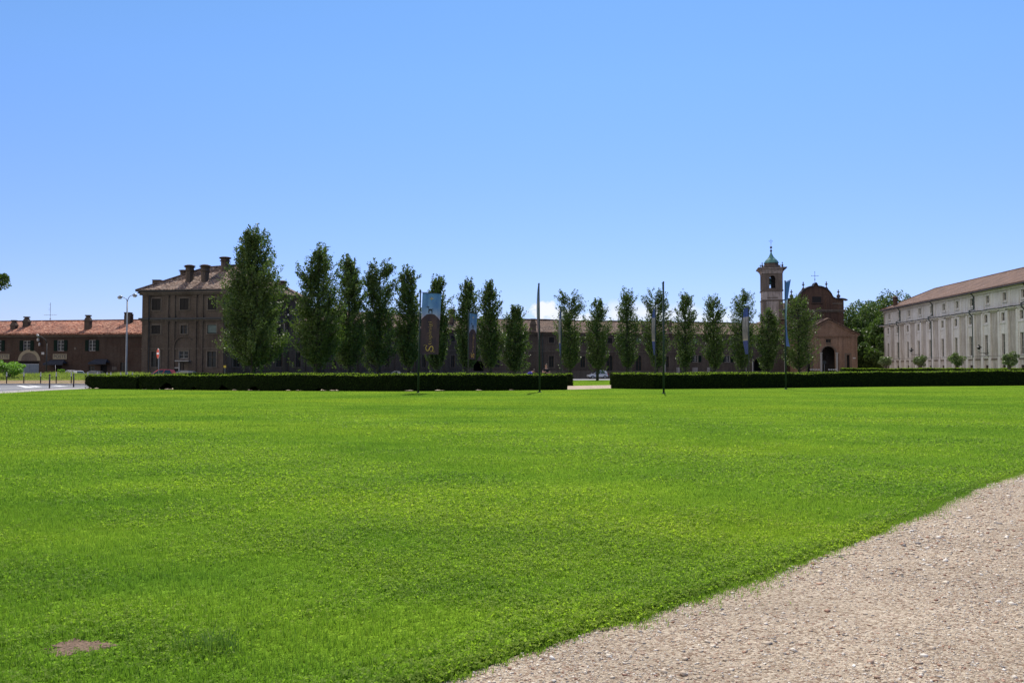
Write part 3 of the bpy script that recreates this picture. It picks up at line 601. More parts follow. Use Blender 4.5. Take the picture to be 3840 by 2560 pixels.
# ================================================================== building kit
class Fr:
    """frame of a straight facade: u along it, n out of it (towards the lawn), z up"""
    def __init__(s, a, b):
        s.a = Vector((a[0], a[1], 0)); s.b = Vector((b[0], b[1], 0)); d = s.b - s.a; s.L = d.length; s.u = d.normalized(); s.n = Vector((s.u.y, -s.u.x, 0)); s.ang = math.atan2(s.u.y, s.u.x)
    def __call__(s, u, n, z): return s.a + s.u * u + s.n * n + Vector((0, 0, z))
    def at(s, px):
        k = (px - CW / 2) / FPX; return (k * s.a.y - s.a.x) / (s.u.x - k * s.u.y)
def facade(mb, F, u0, u1, z0, z1, holes, rev=.22, n=0.0):
    """wall skin with real openings and reveals; hole = (u0,u1,z0,z1,arched)"""
    us = sorted(set([u0, u1] + [h[0] for h in holes] + [h[1] for h in holes])); zs = sorted(set([z0, z1] + [h[2] for h in holes] + [h[3] for h in holes]))
    us = [u for u in us if u0 <= u <= u1]; zs = [z for z in zs if z0 <= z <= z1]
    for a, b in zip(us, us[1:]):
        for c, d in zip(zs, zs[1:]):
            m = ((a + b) / 2, (c + d) / 2)
            if any(h[0] < m[0] < h[1] and h[2] < m[1] < h[3] for h in holes): continue
            mb.poly([F(a, n, c), F(b, n, c), F(b, n, d), F(a, n, d)])
    for h in holes:
        a, b, c, d = h[:4]; r = (b - a) / 2; arch = len(h) > 4 and h[4]; zc = d - r if arch else d
        for q in (a, b): mb.poly([F(q, n, c), F(q, n - rev, c), F(q, n - rev, zc), F(q, n, zc)])
        mb.poly([F(a, n, c), F(b, n, c), F(b, n - rev, c), F(a, n - rev, c)])
        if not arch: mb.poly([F(a, n, d), F(b, n, d), F(b, n - rev, d), F(a, n - rev, d)])
        else:
            arc = [(a + r - r * math.cos(PI * k / 12), zc + r * math.sin(PI * k / 12)) for k in range(13)]
            for (p, q), (s_, t) in zip(arc, arc[1:]):
                mb.poly([F(p, n, q), F(s_, n, t), F(s_, n - rev, t), F(p, n - rev, q)])
                cu = a if (p + s_) / 2 < a + r else b; mb.poly([F(cu, n, d), F(p, n, q), F(s_, n, t)])
_wc = {}
def window_meshes(kind, w, h, arch=False):
    key = (kind, round(w, 2), round(h, 2), arch)
    if key in _wc: return _wc[key]
    f = MB(); g = MB(); s = None; fw = .055; d0, d1 = .06, .13
    if kind in ('glass', 'green', 'four'):
        for x in (-w / 2, w / 2 - fw): f.box(x, x + fw, d0, d1, 0, h)
        f.box(-w / 2 + fw, w / 2 - fw, d0, d1, 0, fw); f.box(-w / 2 + fw, w / 2 - fw, d0, d1, h - fw, h)
        f.box(-.03, .03, d0 - .01, d1 - .01, fw, h - fw)
        nb = 1 if kind == 'four' else 2
        for k in range(1, nb + 1):
            z = h * k / (nb + 1); f.box(-w / 2 + fw, -.03, d0 + .01, d1 - .02, z - .018, z + .018); f.box(.03, w / 2 - fw, d0 + .01, d1 - .02, z - .018, z + .018)
        g.box(-w / 2 + .01, w / 2 - .01, d1 + .005, d1 + .02, .01, h - .01); fm = M['frame_white'] if kind != 'four' else M['stone_white']; gm = M['glass']
        if kind == 'green':
            s = []; k = w * .5
            for sg in (-1, 1):
                a, b = sorted((sg * (w / 2 + .02), sg * (w / 2 + k))); s.append(MB()); s[-1].box(a, b, -.06, -.02, -.02, h + .02)
                for i in range(9): s[-1].box(a + .04, b - .04, -.075, -.061, h * (i + .25) / 9, h * (i + .7) / 9)
    elif kind == 'shut':
        for sg in (-1, 1):
            a, b = (-w / 2, -.012) if sg < 0 else (.012, w / 2); f.box(a, b, .03, .08, .0, h)
            for i in range(int(h / .14)): f.box(a + .05, b - .05, .015, .029, .05 + i * .14, .05 + i * .14 + .08)
        g.box(-w / 2, w / 2, .12, .14, 0, h); fm = M['shutter_dark']; gm = M['black']
    elif kind == 'blind':
        f.box(-w / 2, w / 2, .05, .09, h * .08, h)
        for i in range(int(h / .15)): f.box(-w / 2 + .02, w / 2 - .02, .04, .049, h * .1 + i * .15, h * .1 + i * .15 + .08)
        g.box(-w / 2, w / 2, .12, .14, 0, h); fm = M['shutter_grey']; gm = M['black']
    elif kind == 'dark':
        for x in (-w / 2, w / 2 - .06): f.box(x, x + .06, .08, .14, 0, h)
        f.box(-w / 2 + .06, w / 2 - .06, .08, .14, h - .06, h); f.box(-.025, .025, .08, .13, 0, h - .06); f.box(-w / 2 + .06, -.025, .085, .13, h * .62, h * .62 + .04); f.box(.025, w / 2 - .06, .085, .13, h * .62, h * .62 + .04)
        g.box(-w / 2, w / 2, .15, .17, 0, h); fm = M['wood']; gm = M['glass']
    elif kind == 'rightwin':
        for x in (-w / 2, w / 2 - .07): f.box(x, x + .07, .1, .16, 0, h)
        f.box(-w / 2 + .07, w / 2 - .07, .1, .16, 0, .07); f.box(-w / 2 + .07, w / 2 - .07, .1, .16, h - .07, h); f.box(-.03, .03, .1, .15, .07, h - .07)
        for k in range(1, max(1, int(h / 1.0)) + 1):
            z = h * k / (int(h / 1.0) + 1); f.box(-w / 2 + .07, -.03, .11, .15, z - .02, z + .02); f.box(.03, w / 2 - .07, .11, .15, z - .02, z + .02)
        g.box(-w / 2, w / 2, .165, .18, 0, h); fm = M['frame_white']; gm = M['glass']
    r = (f.mesh('window', fm), g.mesh('pane', gm), [q.mesh('shutter', M['shutter_green']) for q in s] if s else []); _wc[key] = r; return r
def put(me, name, parent, F, u, z, n=0.0, local=False):
    o = bpy.data.objects.new(name, me); COL.objects.link(o); o.parent = parent
    if not local: o.location = F(u, n, z) - WPOS[parent]; o.rotation_euler = (0, 0, F.ang)
    return o
def window(parent, F, u, z0, w, h, kind, n=0.0, label=None, arch=False):
    fm, gm, sm = window_meshes(kind, w, h); o = put(fm, 'window', parent, F, u, z0, n)
    p = put(gm, 'pane', o, F, 0, 0, local=True)
    for q in sm: put(q, 'shutter', o, F, 0, 0, local=True)
    if label: o['label'] = label
    return o
def chimney(x, y, z0, z1, w, roof, style='cap', mats=None, lab=None, wy=None):
    mb = MB(); h = z1 - z0; wy = wy or w; c = (x, y, 0)
    F = Fr((x - 5, y), (x + 5, y)); F.a = Vector((x, y, 0))
    def B(sx, sy, a, b): mb.box(-sx / 2, sx / 2, -sy / 2, sy / 2, a, b, lambda p, q, r: Vector((x + p, y + q, r)))
    if style == 'cap':     # stout brick stack, wider collar, open gap, stone lid in two slabs
        mb.lathe((x, y, z0), [(w * .42, -.7), (w * .42, h * .5), (w * .54, h * .54), (w * .54, h * .6), (w * .44, h * .62), (w * .44, h * .76), (w * .58, h * .8), (w * .62, h * .84), (w * .4, h * .86), (w * .4, h * .9), (w * .66, h * .91), (w * .5, h * .96), (w * .3, h)], 8)
    elif style == 'hood':  # stack, shoulder, narrower vent under a small hood
        B(w * .85, wy * .85, z0 - .6, z0 + h * .5); B(w, wy, z0 + h * .5, z0 + h * .58); mb.lathe((x, y, z0), [(w * .46, h * .58), (w * .3, h * .82)], 4, True, 0); B(w * .5, wy * .5, z0 + h * .82, z0 + h * .9); B(w * .75, wy * .75, z0 + h * .9, z1)
    elif style == 'pots':
        B(w, wy, z0 - .5, z0 + h * .6)
        for k in (-.42, -.14, .14, .42): B_ = w * .1; mb.box(x + k * w - B_, x + k * w + B_, y - wy * .4, y + wy * .4, z0 + h * .6, z0 + h * .9)
        B(w * 1.1, wy, z0 + h * .9, z1)
    elif style == 'plain': B(w, wy, z0 - .5, z0 + h * .9); B(w * 1.12, wy * 1.12, z0 + h * .9, z1)
    elif style == 'wedge':
        mb.prism([(x - w * .62, y - wy / 2, z1), (x + w * .5, y - wy / 2, z1), (x + w * .5, y - wy / 2, z0 - .6), (x + w * .05, y - wy / 2, z0 - .6)], (0, wy, 0)); B(w * 1.25, wy * 1.1, z1, z1 + .08)
    o = obj('chimney', mb, mats or M['brick'], roof)
    return o
def roofplanes(mb, tris):
    for t in tris: mb.poly(t)
def eave_tiles(mb, a, b, sp=.22, r=.1, ln=.35, nrm=None):
    """row of half-round tile ends along an eave from a to b"""
    a, b = Vector(a), Vector(b); d = (b - a); n = int(d.length / sp)
    for i in range(n):
        p = a + d * ((i + .5) / n); mb.tube([p, p + nrm * ln], r, 6, True)
# ================================================================== brick palace (three storeys, hipped roof)
A_ = (X(530, 107.4), 107.4); B_ = (X(845, 105.7), 105.7); C_ = (X(1096, 115.8), 115.8)
pal = empty('brick_palace', (A_[0], A_[1], gz(107)), 'three storey brick palace with hipped tile roof behind the tallest poplar', 'building')
F1 = Fr(A_, B_); F2 = Fr(B_, C_); D_ = tuple((Vector((*C_, 0)) - F1.n * 6)[:2]); E_ = tuple((Vector((*A_, 0)) - F1.n * 13)[:2])
zE, zC = 11.62, 8.05; g0 = -.4
w1 = [F1.at(p) for p in (584, 689, 794)]; w2 = [F2.at(p) for p in (888, 964.5, 1047)]
h1 = [(u - .6, u + .6, 9.05, 10.55) for u in w1] + [(w1[0] - .62, w1[0] + .62, 5.98, 7.1), (w1[1] - .45, w1[1] + .45, 5.98, 7.1), (w1[2] - .62, w1[2] + .62, 5.98, 7.1)] + \
     [(w1[0] - .6, w1[0] + .6, 1.7, 3.7), (w1[1] - .62, w1[1] + .62, 2.78, 3.75), (w1[2] - .6, w1[2] + .6, 1.7, 3.7)] + [(w1[1] - .1, w1[1] + .62, 0, 2.3)]
h2 = [(u - .6, u + .6, a, b) for u in w2 for a, b in ((9.05, 10.55), (5.98, 7.1), (1.75, 3.7))]
mb = MB(); facade(mb, F1, 0, F1.L, g0, zE - .3, h1); facade(mb, F2, 0, F2.L, g0, zE - .3, h2)
F3 = Fr(C_, D_); F4 = Fr(D_, E_); F5 = Fr(E_, A_)
for F in (F3, F4, F5): mb.poly([F(0, 0, g0), F(F.L, 0, g0), F(F.L, 0, zE - .3), F(0, 0, zE - .3)])
obj('wall', mb, M['brick'], pal)
def band(F, u0, u1, z0, z1, n1, mb, n0=-.02): mb.box(u0, u1, n0, n1, z0, z1, F)
mb = MB()
for F in (F1, F2, F3, F5): band(F, -.28, F.L + .28, zE - .6, zE - .38, .22, mb); band(F, -.42, F.L + .42, zE - .379, zE - .2, .42, mb)
obj('cornice', mb, M['trimstone'], pal)
mb = MB(); mb2 = MB()
for F in (F1, F2, F5):
    band(F, -.3, F.L + .3, zC - .22, zC, .34, mb2); band(F, -.1, F.L + .1, zC - .42, zC - .222, .14, mb)
    band(F, -.03, F.L + .03, 4.0, 4.14, .06, mb)
obj('string_course', mb, M['trimstone'], pal); obj('lead_cornice', mb2, M['lead'], pal)
def pilaster(F, u, w, z0, z1, par, mat, n=.1, cap=True):
    mb = MB(); mb.box(u - w / 2, u + w / 2, -.02, n, z0, z1, F)
    if cap: mb.box(u - w / 2 - .06, u + w / 2 + .06, -.02, n + .06, z1 - .28, z1 - .1, F); mb.box(u - w / 2 - .05, u + w / 2 + .05, -.02, n + .05, z0, z0 + .35, F)
    return obj('pilaster', mb, mat, par)
for F, us in ((F1, (.55, (w1[0] + w1[1]) / 2 - .45, (w1[0] + w1[1]) / 2 + .45, (w1[1] + w1[2]) / 2 - .45, (w1[1] + w1[2]) / 2 + .45, F1.L - .5)), (F2, (.5, (w2[0] + w2[1]) / 2, (w2[1] + w2[2]) / 2, F2.L - .55))):
    for u in us: pilaster(F, u, .75 if u in (.55, .5) else .5, g0, zC - .44, pal, M['brick']); pilaster(F, u, .75 if u in (.55, .5) else .5, zC + .02, zE - .62, pal, M['brick'])
for F, ws in ((F1, w1), (F2, w2)):
    for i, u in enumerate(ws): window(pal, F, u, 9.05, 1.2, 1.5, 'shut')
window(pal, F1, w1[0], 5.98, 1.24, 1.12, 'shut'); window(pal, F1, w1[1], 5.98, .9, 1.12, 'dark'); window(pal, F1, w1[2], 5.98, 1.24, 1.12, 'blind', label='window with a grey blind on the middle storey')
window(pal, F1, w1[0], 1.7, 1.2, 2.0, 'dark'); window(pal, F1, w1[1], 2.78, 1.24, .97, 'four', label='small four paned window above the door canopy'); window(pal, F1, w1[2], 1.7, 1.2, 2.0, 'dark')
for u in w2: window(pal, F2, u, 5.98, 1.2, 1.12, 'shut'); window(pal, F2, u, 1.75, 1.2, 1.95, 'dark')
for F, hs in ((F1, h1[:-1]), (F2, h2)):   # raised surround of every opening
    for a, b, c, d in hs:
        mb = MB()
        for x0, x1 in ((a - .16, a - .002), (b + .002, b + .16)): mb.box(x0, x1, -.01, .045, c - .12, d + .16, F)
        mb.box(a - .001, b + .001, -.01, .04, d + .002, d + .16, F); mb.box(a - .001, b + .001, -.01, .08, c - .12, c - .003, F); obj('window_surround', mb, M['trimstone'], pal)
mb = MB(); u = w1[1]; r0 = 1.25   # blind arch
pts = [(u - r0 * math.cos(PI * k / 16), 4.35 + r0 * math.sin(PI * k / 16) * .95) for k in range(17)]
pts = [(u - r0, 1.0)] + pts + [(u + r0, 1.0)]
for (a, b), (c, d) in zip(pts, pts[1:]):
    q = Vector((c - a, d - b)); q = Vector((-q.y, q.x)).normalized() * .2; mb.prism([F1(a, .0, b), F1(c, .0, d), F1(c + q.x, .0, d + q.y), F1(a + q.x, .0, b + q.y)], F1.n * .09)
obj('blind_arch', mb, M['brick'], pal)
mb = MB(); mb.box(u - .95, u + .95, -.01, .5, 2.42, 2.55, F1); mb.box(u - .62, u - .48, .0, .14, 0, 2.41, F1); obj('door_canopy', mb, M['stone_white'], pal)
mb = MB(); mb.box(u - .1, u + .62, -.16, -.1, 0, 2.3, F1); obj('door', mb, M['wood'], pal)
mb = MB(); mb.box(u - 1.35, u - .7, .0, .04, 0, 1.5, F1); mb.mi = 1; mb.box(u - 1.38, u - .68, .0, .06, 1.52, 1.66, F1); obj('side_door', mb, [M['black'], M['stone_white']], pal)
for F, uu in ((F1, 1.15), (F1, F1.L - .06), (F2, F2.at(1073))):
    mb = MB(); mb.tube([F(uu, .2, zE - .6), F(uu, .2, zC + .1), F(uu, .42, zC + .02), F(uu, .42, zC - .3), F(uu, .2, zC - .6), F(uu, .2, .1)], .065, 8); obj('downpipe', mb, M['iron'], pal)
# roof: eave polygon to a short ridge
ev = [F1(-.62, .62, zE), F2(0, .6, zE) + F1.n * .2, F2(F2.L + .3, .62, zE) + F3.n * .4, Vector((*D_, zE)) + F4.n * .6 + F3.n * .6, F5(-.6, .6, zE)]
R1 = P(772, 1001, 110.5); R2 = P(905, 990, 111.5); R1.z = Z(1003, 110.5, 772); R2.z = Z(993, 111.5, 905)
mb = MB()
for t in ((ev[0], ev[1], R2, R1), (ev[1], ev[2], R2), (ev[2], ev[3], R2), (ev[3], ev[4], R1, R2), (ev[4], ev[0], R1)):
    mb.poly(t)
dn = Vector((0, 0, -.14)); mb.mi = 1
for a, b in zip(ev, ev[1:] + ev[:1]): mb.poly([a, b, b + dn, a + dn])
mb.poly([p + dn for p in ev]); mb.mi = 0
eave_tiles(mb, ev[0], ev[1], nrm=-F1.n * 1 + Vector((0, 0, .4))); eave_tiles(mb, ev[1], ev[2], nrm=-F2.n + Vector((0, 0, .4)))
for a, b in ((R1, R2), (ev[0], R1), (ev[1], R2), (ev[2], R2)): mb.tube([a + Vector((0, 0, .03)), b + Vector((0, 0, .03))], .11, 6)
roof = obj('roof', mb, [M['tile_palace'], M['iron']], pal)
for px, yb, yt, d, w, st in ((587, 1062, 1050, 108.6, 1.0, 'plain'), (685, 1034, 1012, 112.5, 1.1, 'cap'), (707, 1041, 993, 108.4, 1.2, 'cap'), (765, 1047, 992, 108.0, 1.2, 'cap'), (840, 1000, 963, 110.5, 1.3, 'cap'), (1056, 1092, 1052, 114.5, 1.15, 'cap')):
    chimney(X(px, d), d, Z(yb, d, px), Z(yt, d, px), w, roof, st)
# ================================================================== long wing
PT = [(X(p, d), d) for p, d in ((1096, 115.8), (1400, 130.5), (1750, 147.3), (2335, 156.6))] + [(X(3000, 166.6), 166.6)]
PT[-1] = (X(2998, 165.8) , 165.8)
wing = empty('long_wing', (PT[2][0], PT[2][1], -.35), 'long two storey brick wing with brown tile roof behind the rows of poplars', 'building')
FS = [Fr(a, b) for a, b in zip(PT, PT[1:])]; ze = 8.12
BAY = [[1118, 1185, 1252, 1318, 1380], [1452, 1522, 1590, 1645, 1698], [1795, 1865, 1965, 2068, 2186, 2287], [2395, 2500, 2607, 2727, 2850, 2960]]
mb = MB()
for si, (F, bays) in enumerate(zip(FS, BAY)):
    holes = []
    for px in bays:
        u = F.at(px); hw = .5
        if not .7 < u < F.L - .7: continue
        holes.append((u - hw, u + hw, 6.25, 7.25)); up = (u, 6.25, 1.0, 1.0, 'blind' if px in (2395, 2607) else 'shut')
        if px == 1795: lo = (u - .95, u + .95, -.35, 2.9, True)
        elif px in (2287, 2395): lo = (u - .62, u + .62, 1.1, 4.0, True)
        elif px in (2607, 2727): lo = (u - .62, u + .62, 2.75, 3.95)
        elif px == 2850: lo = (u - 1.3, u + 1.3, -.35, 3.7, True)
        else: lo = (u - .5, u + .5, 1.75, 3.8)
        holes.append(lo); wd, hh = lo[1] - lo[0], lo[3] - lo[2]
        window(wing, F, u, 6.25, 1.0, 1.0, up[4])
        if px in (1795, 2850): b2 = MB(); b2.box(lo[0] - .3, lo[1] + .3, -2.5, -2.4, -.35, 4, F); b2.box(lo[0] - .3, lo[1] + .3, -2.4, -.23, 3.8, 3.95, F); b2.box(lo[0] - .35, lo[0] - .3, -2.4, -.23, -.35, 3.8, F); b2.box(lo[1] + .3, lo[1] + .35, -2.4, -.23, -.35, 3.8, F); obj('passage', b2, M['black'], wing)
        elif px in (2607, 2727): window(wing, F, u, 2.75, wd, hh, 'green', label='white window with open green shutters')
        else: window(wing, F, u, lo[2], wd, hh, 'dark')
        for h in holes[-2:]:
            a, b, c, d = h[:4]
            if len(h) == 4:
                surr = MB()
                for x0, x1 in ((a - .14, a - .002), (b + .002, b + .14)): surr.box(x0, x1, -.01, .04, c - .1, d + .14, F)
                surr.box(a, b, -.01, .038, d + .002, d + .14, F); surr.box(a - .15, b + .15, -.01, .1, c - .2, c - .102, F); obj('window_surround', surr, M['trimstone'], wing)
    facade(mb, F, 0, F.L, -.4, ze - .1, holes)
mb.poly([Vector((*PT[-1], -.4)), Vector((PT[-1][0], PT[-1][1] + 10, -.4)), Vector((PT[-1][0], PT[-1][1] + 10, ze)), Vector((*PT[-1], ze))])
obj('wall', mb, M['brick'], wing)
NV = []
for i in range(5):
    n = Vector((0, 0, 0))
    if i > 0: n += FS[i - 1].n
    if i < 4: n += FS[i].n
    NV.append(n.normalized())
def along(off, z): return [Vector((*p, 0)) + n * off + Vector((0, 0, z)) for p, n in zip(PT, NV)]
def sweep(mb, rect):
    rows = [along(o, z) for o, z in rect]; k = len(rows)
    for i in range(4):
        for j in range(k): mb.poly([rows[j][i], rows[j][i + 1], rows[(j + 1) % k][i + 1], rows[(j + 1) % k][i]])
mb = MB(); sweep(mb, [(0.0, ze - .42), (.16, ze - .42), (.3, ze - .22), (.42, ze - .12), (.42, ze - .06), (0, ze - .06)]); obj('cornice', mb, M['trimstone'], wing)
mb = MB(); sweep(mb, [(0, 4.55), (.08, 4.55), (.08, 4.72), (0, 4.72)]); sweep(mb, [(0, -.4), (.08, -.4), (.08, .95), (0, 1.0)]); obj('string_course', mb, M['trimstone'], wing)
mb = MB(); sweep(mb, [(.6, ze - .1), (.6, ze), (-5.2, 10.68), (-11, ze), (-11, ze - .1)])
for a, b in zip(along(.6, ze - .02), along(.6, ze - .02)[1:]):
    eave_tiles(mb, a, b, .3, .09, .3, (Fr(a[:2], b[:2]).n * -1 + Vector((0, 0, .45))))
rp = along(-5.2, 10.72); rr = []
for a, b in zip(rp, rp[1:]):
    for k in range(14): q = a.lerp(b, k / 14); rr.append(q + Vector((0, 0, .05 * math.sin(q.x * .35) + .03 * math.sin(q.x * 1.3))))
mb.tube(rr + [rp[-1]], .13, 6); roof = obj('roof', mb, M['tile_brown'], wing)
for px, yb, yt, d, w, st in ((1694, 1197, 1158, 148, 1.35, 'cap'), (1999, 1243, 1195, 152, 1.3, 'hood'), (2418, 1246, 1210, 159, 1.1, 'plain'), (2510, 1232, 1202, 160.5, .95, 'wedge')):
    chimney(X(px, d), d, Z(yb, d, px), Z(yt, d, px), w, roof, st)
for F, bays in zip(FS, BAY):
    us = [F.at(p) for p in bays]
    for a, b in zip(us, us[1:]):
        c = (a + b) / 2; pilaster(F, c, .7, -.36, ze - .44, wing, M['brick'], .1)
for px, wt in ((2032, 0), (2492, 1), (2820, 1), (2941, 1), (1205, 0), (1560, 0)):
    F = [f for f in FS if f.at(px) <= f.L and f.at(px) >= 0][0]; u = F.at(px); mb = MB(); mb.tube([F(u, .5, ze - .15), F(u, .2, ze - .8), F(u, .2, 3.0 if wt else -.3)], .075, 8)
    if wt: mb.mi = 1; mb.tube([F(u, .2, 3.0), F(u, .2, -.3)], .13, 8)
    obj('downpipe', mb, [M['pipe'], M['stone_white']], wing)
mb = MB(); F = FS[3]
for px in (2545, 2605, 2660, 2790): u = F.at(px); mb.box(u - .55, u + .55, .082, .1, -.2, 1.7, F)
obj('whitewashed_panel', mb, M['tower_low'], wing)
# ================================================================== post office building on the left
PA, PB = (X(0, 122) - 14, 122.0), (X(525, 118.6) + 7.5, 118.0)
post = empty('post_office', (PA[0] + 20, PA[1], -.2), 'low brick building with red tile roof and a post sign at far left', 'building'); F = Fr(PA, PB); zp = 6.5
U = F.at
hs = [(U(100) - .55, U(100) + .55, 4.05, 5.55), (U(227) - .52, U(227) + .52, 4.05, 5.6), (U(345) - .52, U(345) + .52, 4.05, 5.6), (U(-8) - .52, U(-8) + .52, 4.05, 5.6), (U(110) - 1.5, U(110) + 1.5, -.2, 2.55), (U(345) - .45, U(345) + .45, .9, 1.9), (U(390) - .5, U(390) + .5, -.2, 2.0), (U(462) - .4, U(462) + .4, 1.2, 2.4), (U(218) - .6, U(218) + .6, -.2, 2.0)]
mb = MB(); facade(mb, F, 0, F.L, -.5, zp, hs, .3); mb.poly([F(0, 0, -.5), F(0, -10, -.5), F(0, -10, zp), F(0, 0, zp)]); obj('wall', mb, M['brick_low'], post)
for i in (1, 2, 3): window(post, F, (hs[i][0] + hs[i][1]) / 2, 4.05, 1.04, 1.55, 'green', label='white window with open green shutters')
window(post, F, U(100), 4.05, 1.1, 1.5, 'green'); window(post, F, U(345), .9, .9, 1.0, 'dark'); window(post, F, U(462), 1.2, .8, 1.2, 'dark')
for u in (U(390), U(218)): mb = MB(); mb.box(u - .5, u + .5, -.25, -.2, -.2, 2.0, F); obj('door', mb, M['black'], post)
mb = MB(); u = U(110)
for s in (-1, 1):
    a, b = sorted((u + s * .012, u + s * 1.5)); mb.box(a, b, -.14, -.09, -.2, 2.15, F)
    for k in range(5): mb.box(a + .05 + k * .29, a + .31 + k * .29, -.088, -.078, -.1, 2.1, F)
mb.mi = 1; mb.box(u - 1.5, u + 1.5, -.2, -.1, 2.16, 2.55, F); obj('garage_door', mb, [M['garage'], M['black']], post)
mb = MB(); N = 24
for k in range(N):   # semicircular painted band with its tympanum
    t0, t1 = PI * k / N, PI * (k + 1) / N
    q = [F(u - r * math.cos(t), .0, 2.62 + r * .95 * math.sin(t)) for r, t in ((1.25, t0), (1.25, t1), (1.72, t1), (1.72, t0))]; mb.prism(q, F.n * .05)
obj('arch_band', mb, M['cream'], post)
mb = MB(); mb.prism([F(u - 1.24 * math.cos(PI * k / 16), .0, 2.62 + 1.18 * math.sin(PI * k / 16)) for k in range(17)], F.n * .03); obj('arch_panel', mb, M['trimstone'], post)
mb = MB(); mb.box(-.3, F.L, -.02, .2, zp - .45, zp - .3, F); mb.box(-.3, F.L, -.02, .35, zp - .299, zp - .12, F); obj('cornice', mb, M['trimstone'], post)
mb = MB(); e0, e1, r0, r1 = F(-.5, .6, zp + .02), F(F.L, .6, zp + .02), F(-.5, -4.6, Z(1207, 126, 0)), F(F.L, -4.6, Z(1199, 124, 500))
mb.poly([e0, e1, r1, r0]); mb.poly([r0, r1, F(F.L, -10, zp), F(-.5, -10, zp)]); mb.poly([e0, e1, e1 + dn, e0 + dn]); mb.poly([e0 + dn, e1 + dn, F(F.L, 0, zp - .12), F(-.5, 0, zp - .12)])
eave_tiles(mb, e0, e1, .26, .1, .3, -F.n + Vector((0, 0, .4))); mb.tube([r0, r1], .13, 6); mb.poly([e0, r0, F(-.5, -10, zp)])
roof = obj('roof', mb, M['tile_red'], post)
for px, yb, yt, d, w, st in ((50, 1246, 1200, 121.9, .85, 'hood'), (97, 1231, 1187, 122.8, .9, 'hood'), (328, 1228, 1181, 120.7, .9, 'hood'), (478, 1205, 1171, 122.4, .85, 'pots'), (493, 1203, 1177, 122.6, .25, 'plain')):
    chimney(X(px, d), d, Z(yb, d, px), Z(yt, d, px), w, roof, st, M['brick'])
mb = MB(); x, y = X(185, 126), 126.0; zz = Z(1207, 126, 185); mb.tube([(x, y, zz - .3), (x, y, Z(1135, 126, 185))], .03, 5); mb.tube([(x - .95, y, zz + 1.05), (x + 1.0, y, zz + 1.12)], .018, 4)
for k in range(7): q = x - .85 + k * .28; mb.tube([(q, y - .25, zz + 1.08), (q, y + .25, zz + 1.08)], .012, 4)
for k in (1.75, 2.0, 2.6): mb.tube([(x - .28, y, zz + k + .1), (x + .02, y, zz + k)], .014, 4)
mb.tube([(x - .1, y, zz + .45), (x + .12, y, zz + .5)], .06, 5); obj('aerial', mb, M['galv'], post)
def fontmesh(c):
    t = bpy.data.objects.new('tmp', c); COL.objects.link(t); dg = bpy.context.evaluated_depsgraph_get(); me = bpy.data.meshes.new_from_object(t.evaluated_get(dg)); me.name = 'lettering'
    bpy.data.objects.remove(t); return me
def text(s, size, parent, F, u, z, n, mat, name='lettering', align='CENTER', rot=0.0, ext=.006, off=0.0, sx=1.0):
    c = bpy.data.curves.new(name, 'FONT'); c.body = s; c.size = size; c.align_x = align; c.align_y = 'CENTER'; c.extrude = ext; c.offset = off; c.materials.append(mat); c.resolution_u = 3
    o = bpy.data.objects.new(name, fontmesh(c)); COL.objects.link(o); o.parent = parent; o.location = F(u, n, z) - WPOS[parent]; o.rotation_euler = (PI / 2, rot, F.ang); o.scale = (sx, 1, 1); return o
def board(px0, px1, z0, z1, txt, lab, tu=None):
    mb = MB(); a, b = U(px0), U(px1); mb.box(a, b, .0, .05, z0, z1, F); bb = empty('sign_board', F((a + b) / 2, 0, z0), lab, 'sign', 'painted boards on the post office'); obj('panel', mb, M['cream'], bb)
    text(txt, (z1 - z0) * .88, bb, F, (a + b) / 2 if tu is None else U(tu), (z0 + z1) / 2, .06, M['letter'], off=.012)
board(199, 251, 2.85, 3.6, 'POSTE', 'cream sign board reading POSTE below a white window')
board(-40, 36, 2.85, 3.6, 'ETTE', 'cream sign board ending in ETTE at the left edge of the picture', 15)
def awning(px0, px1, z0, z1, lab):
    mb = MB(); a, b = U(px0), U(px1); k = (b - a) * .16
    t = [F(a + k, .05, z1), F(b - k, .05, z1), F(b, 1.1, z0), F(a, 1.1, z0)]; mb.prism(t, (0, 0, -.06)); mb.box(a, b, 1.1, 1.13, z0 - .25, z0, F)
    mb.prism([F(a, 1.1, z0), F(a + k, .05, z1), F(a, .05, z0)], F.u * .02); mb.prism([F(b, 1.1, z0), F(b - k, .05, z1), F(b, .05, z0)], F.u * -.02)
    top('awning', mb, M['awning'], lab, 'awning', 'dark awnings on the post office')
awning(180, 254, 2.25, 2.75, 'dark blue awning right below the post sign'); awning(348, 414, 2.35, 2.85, 'dark blue awning over the door left of the street lamp')
for lab, px, py, w, h, m in (('small white enamel sign between arch and post sign', 161, 1325, .42, .34, 'frame_white'), ('white notice board right of the doorway', 430, 1381, .7, .5, 'trimstone'), ('tiny pale plate between the two shuttered windows', 282, 1307, .3, .3, 'trimstone')):
    mb = MB(); u = U(px); z = Z(py, 121, px); mb.box(u - w / 2, u + w / 2, .0, .04, z - h / 2, z + h / 2, F); mb.mi = 1; mb.box(u - w / 2 - .03, u + w / 2 + .03, .0, .025, z - h / 2 - .03, z + h / 2 + .03, F); top('wall_plate', mb, [M[m], M['iron']], lab, 'sign')
for q, (px, py, s) in enumerate(((148, 1274, .28), (153, 1291, .2))):
    mb = MB(); u = U(px); z = Z(py, 120, px); mb.tube([F(u, .0, z + .2), F(u, .35, z + .2)], .02, 5); mb.lathe(F(u, .35, z), [(s * .5, -.22), (s * .75, .0), (s * .55, .2), (.04, .26)], 8)
    top('wall_lantern', mb, M['frame_white'], ('upper' if q == 0 else 'lower') + ' small white lantern on the wall left of the post sign', 'lantern', 'small lanterns on the post office')
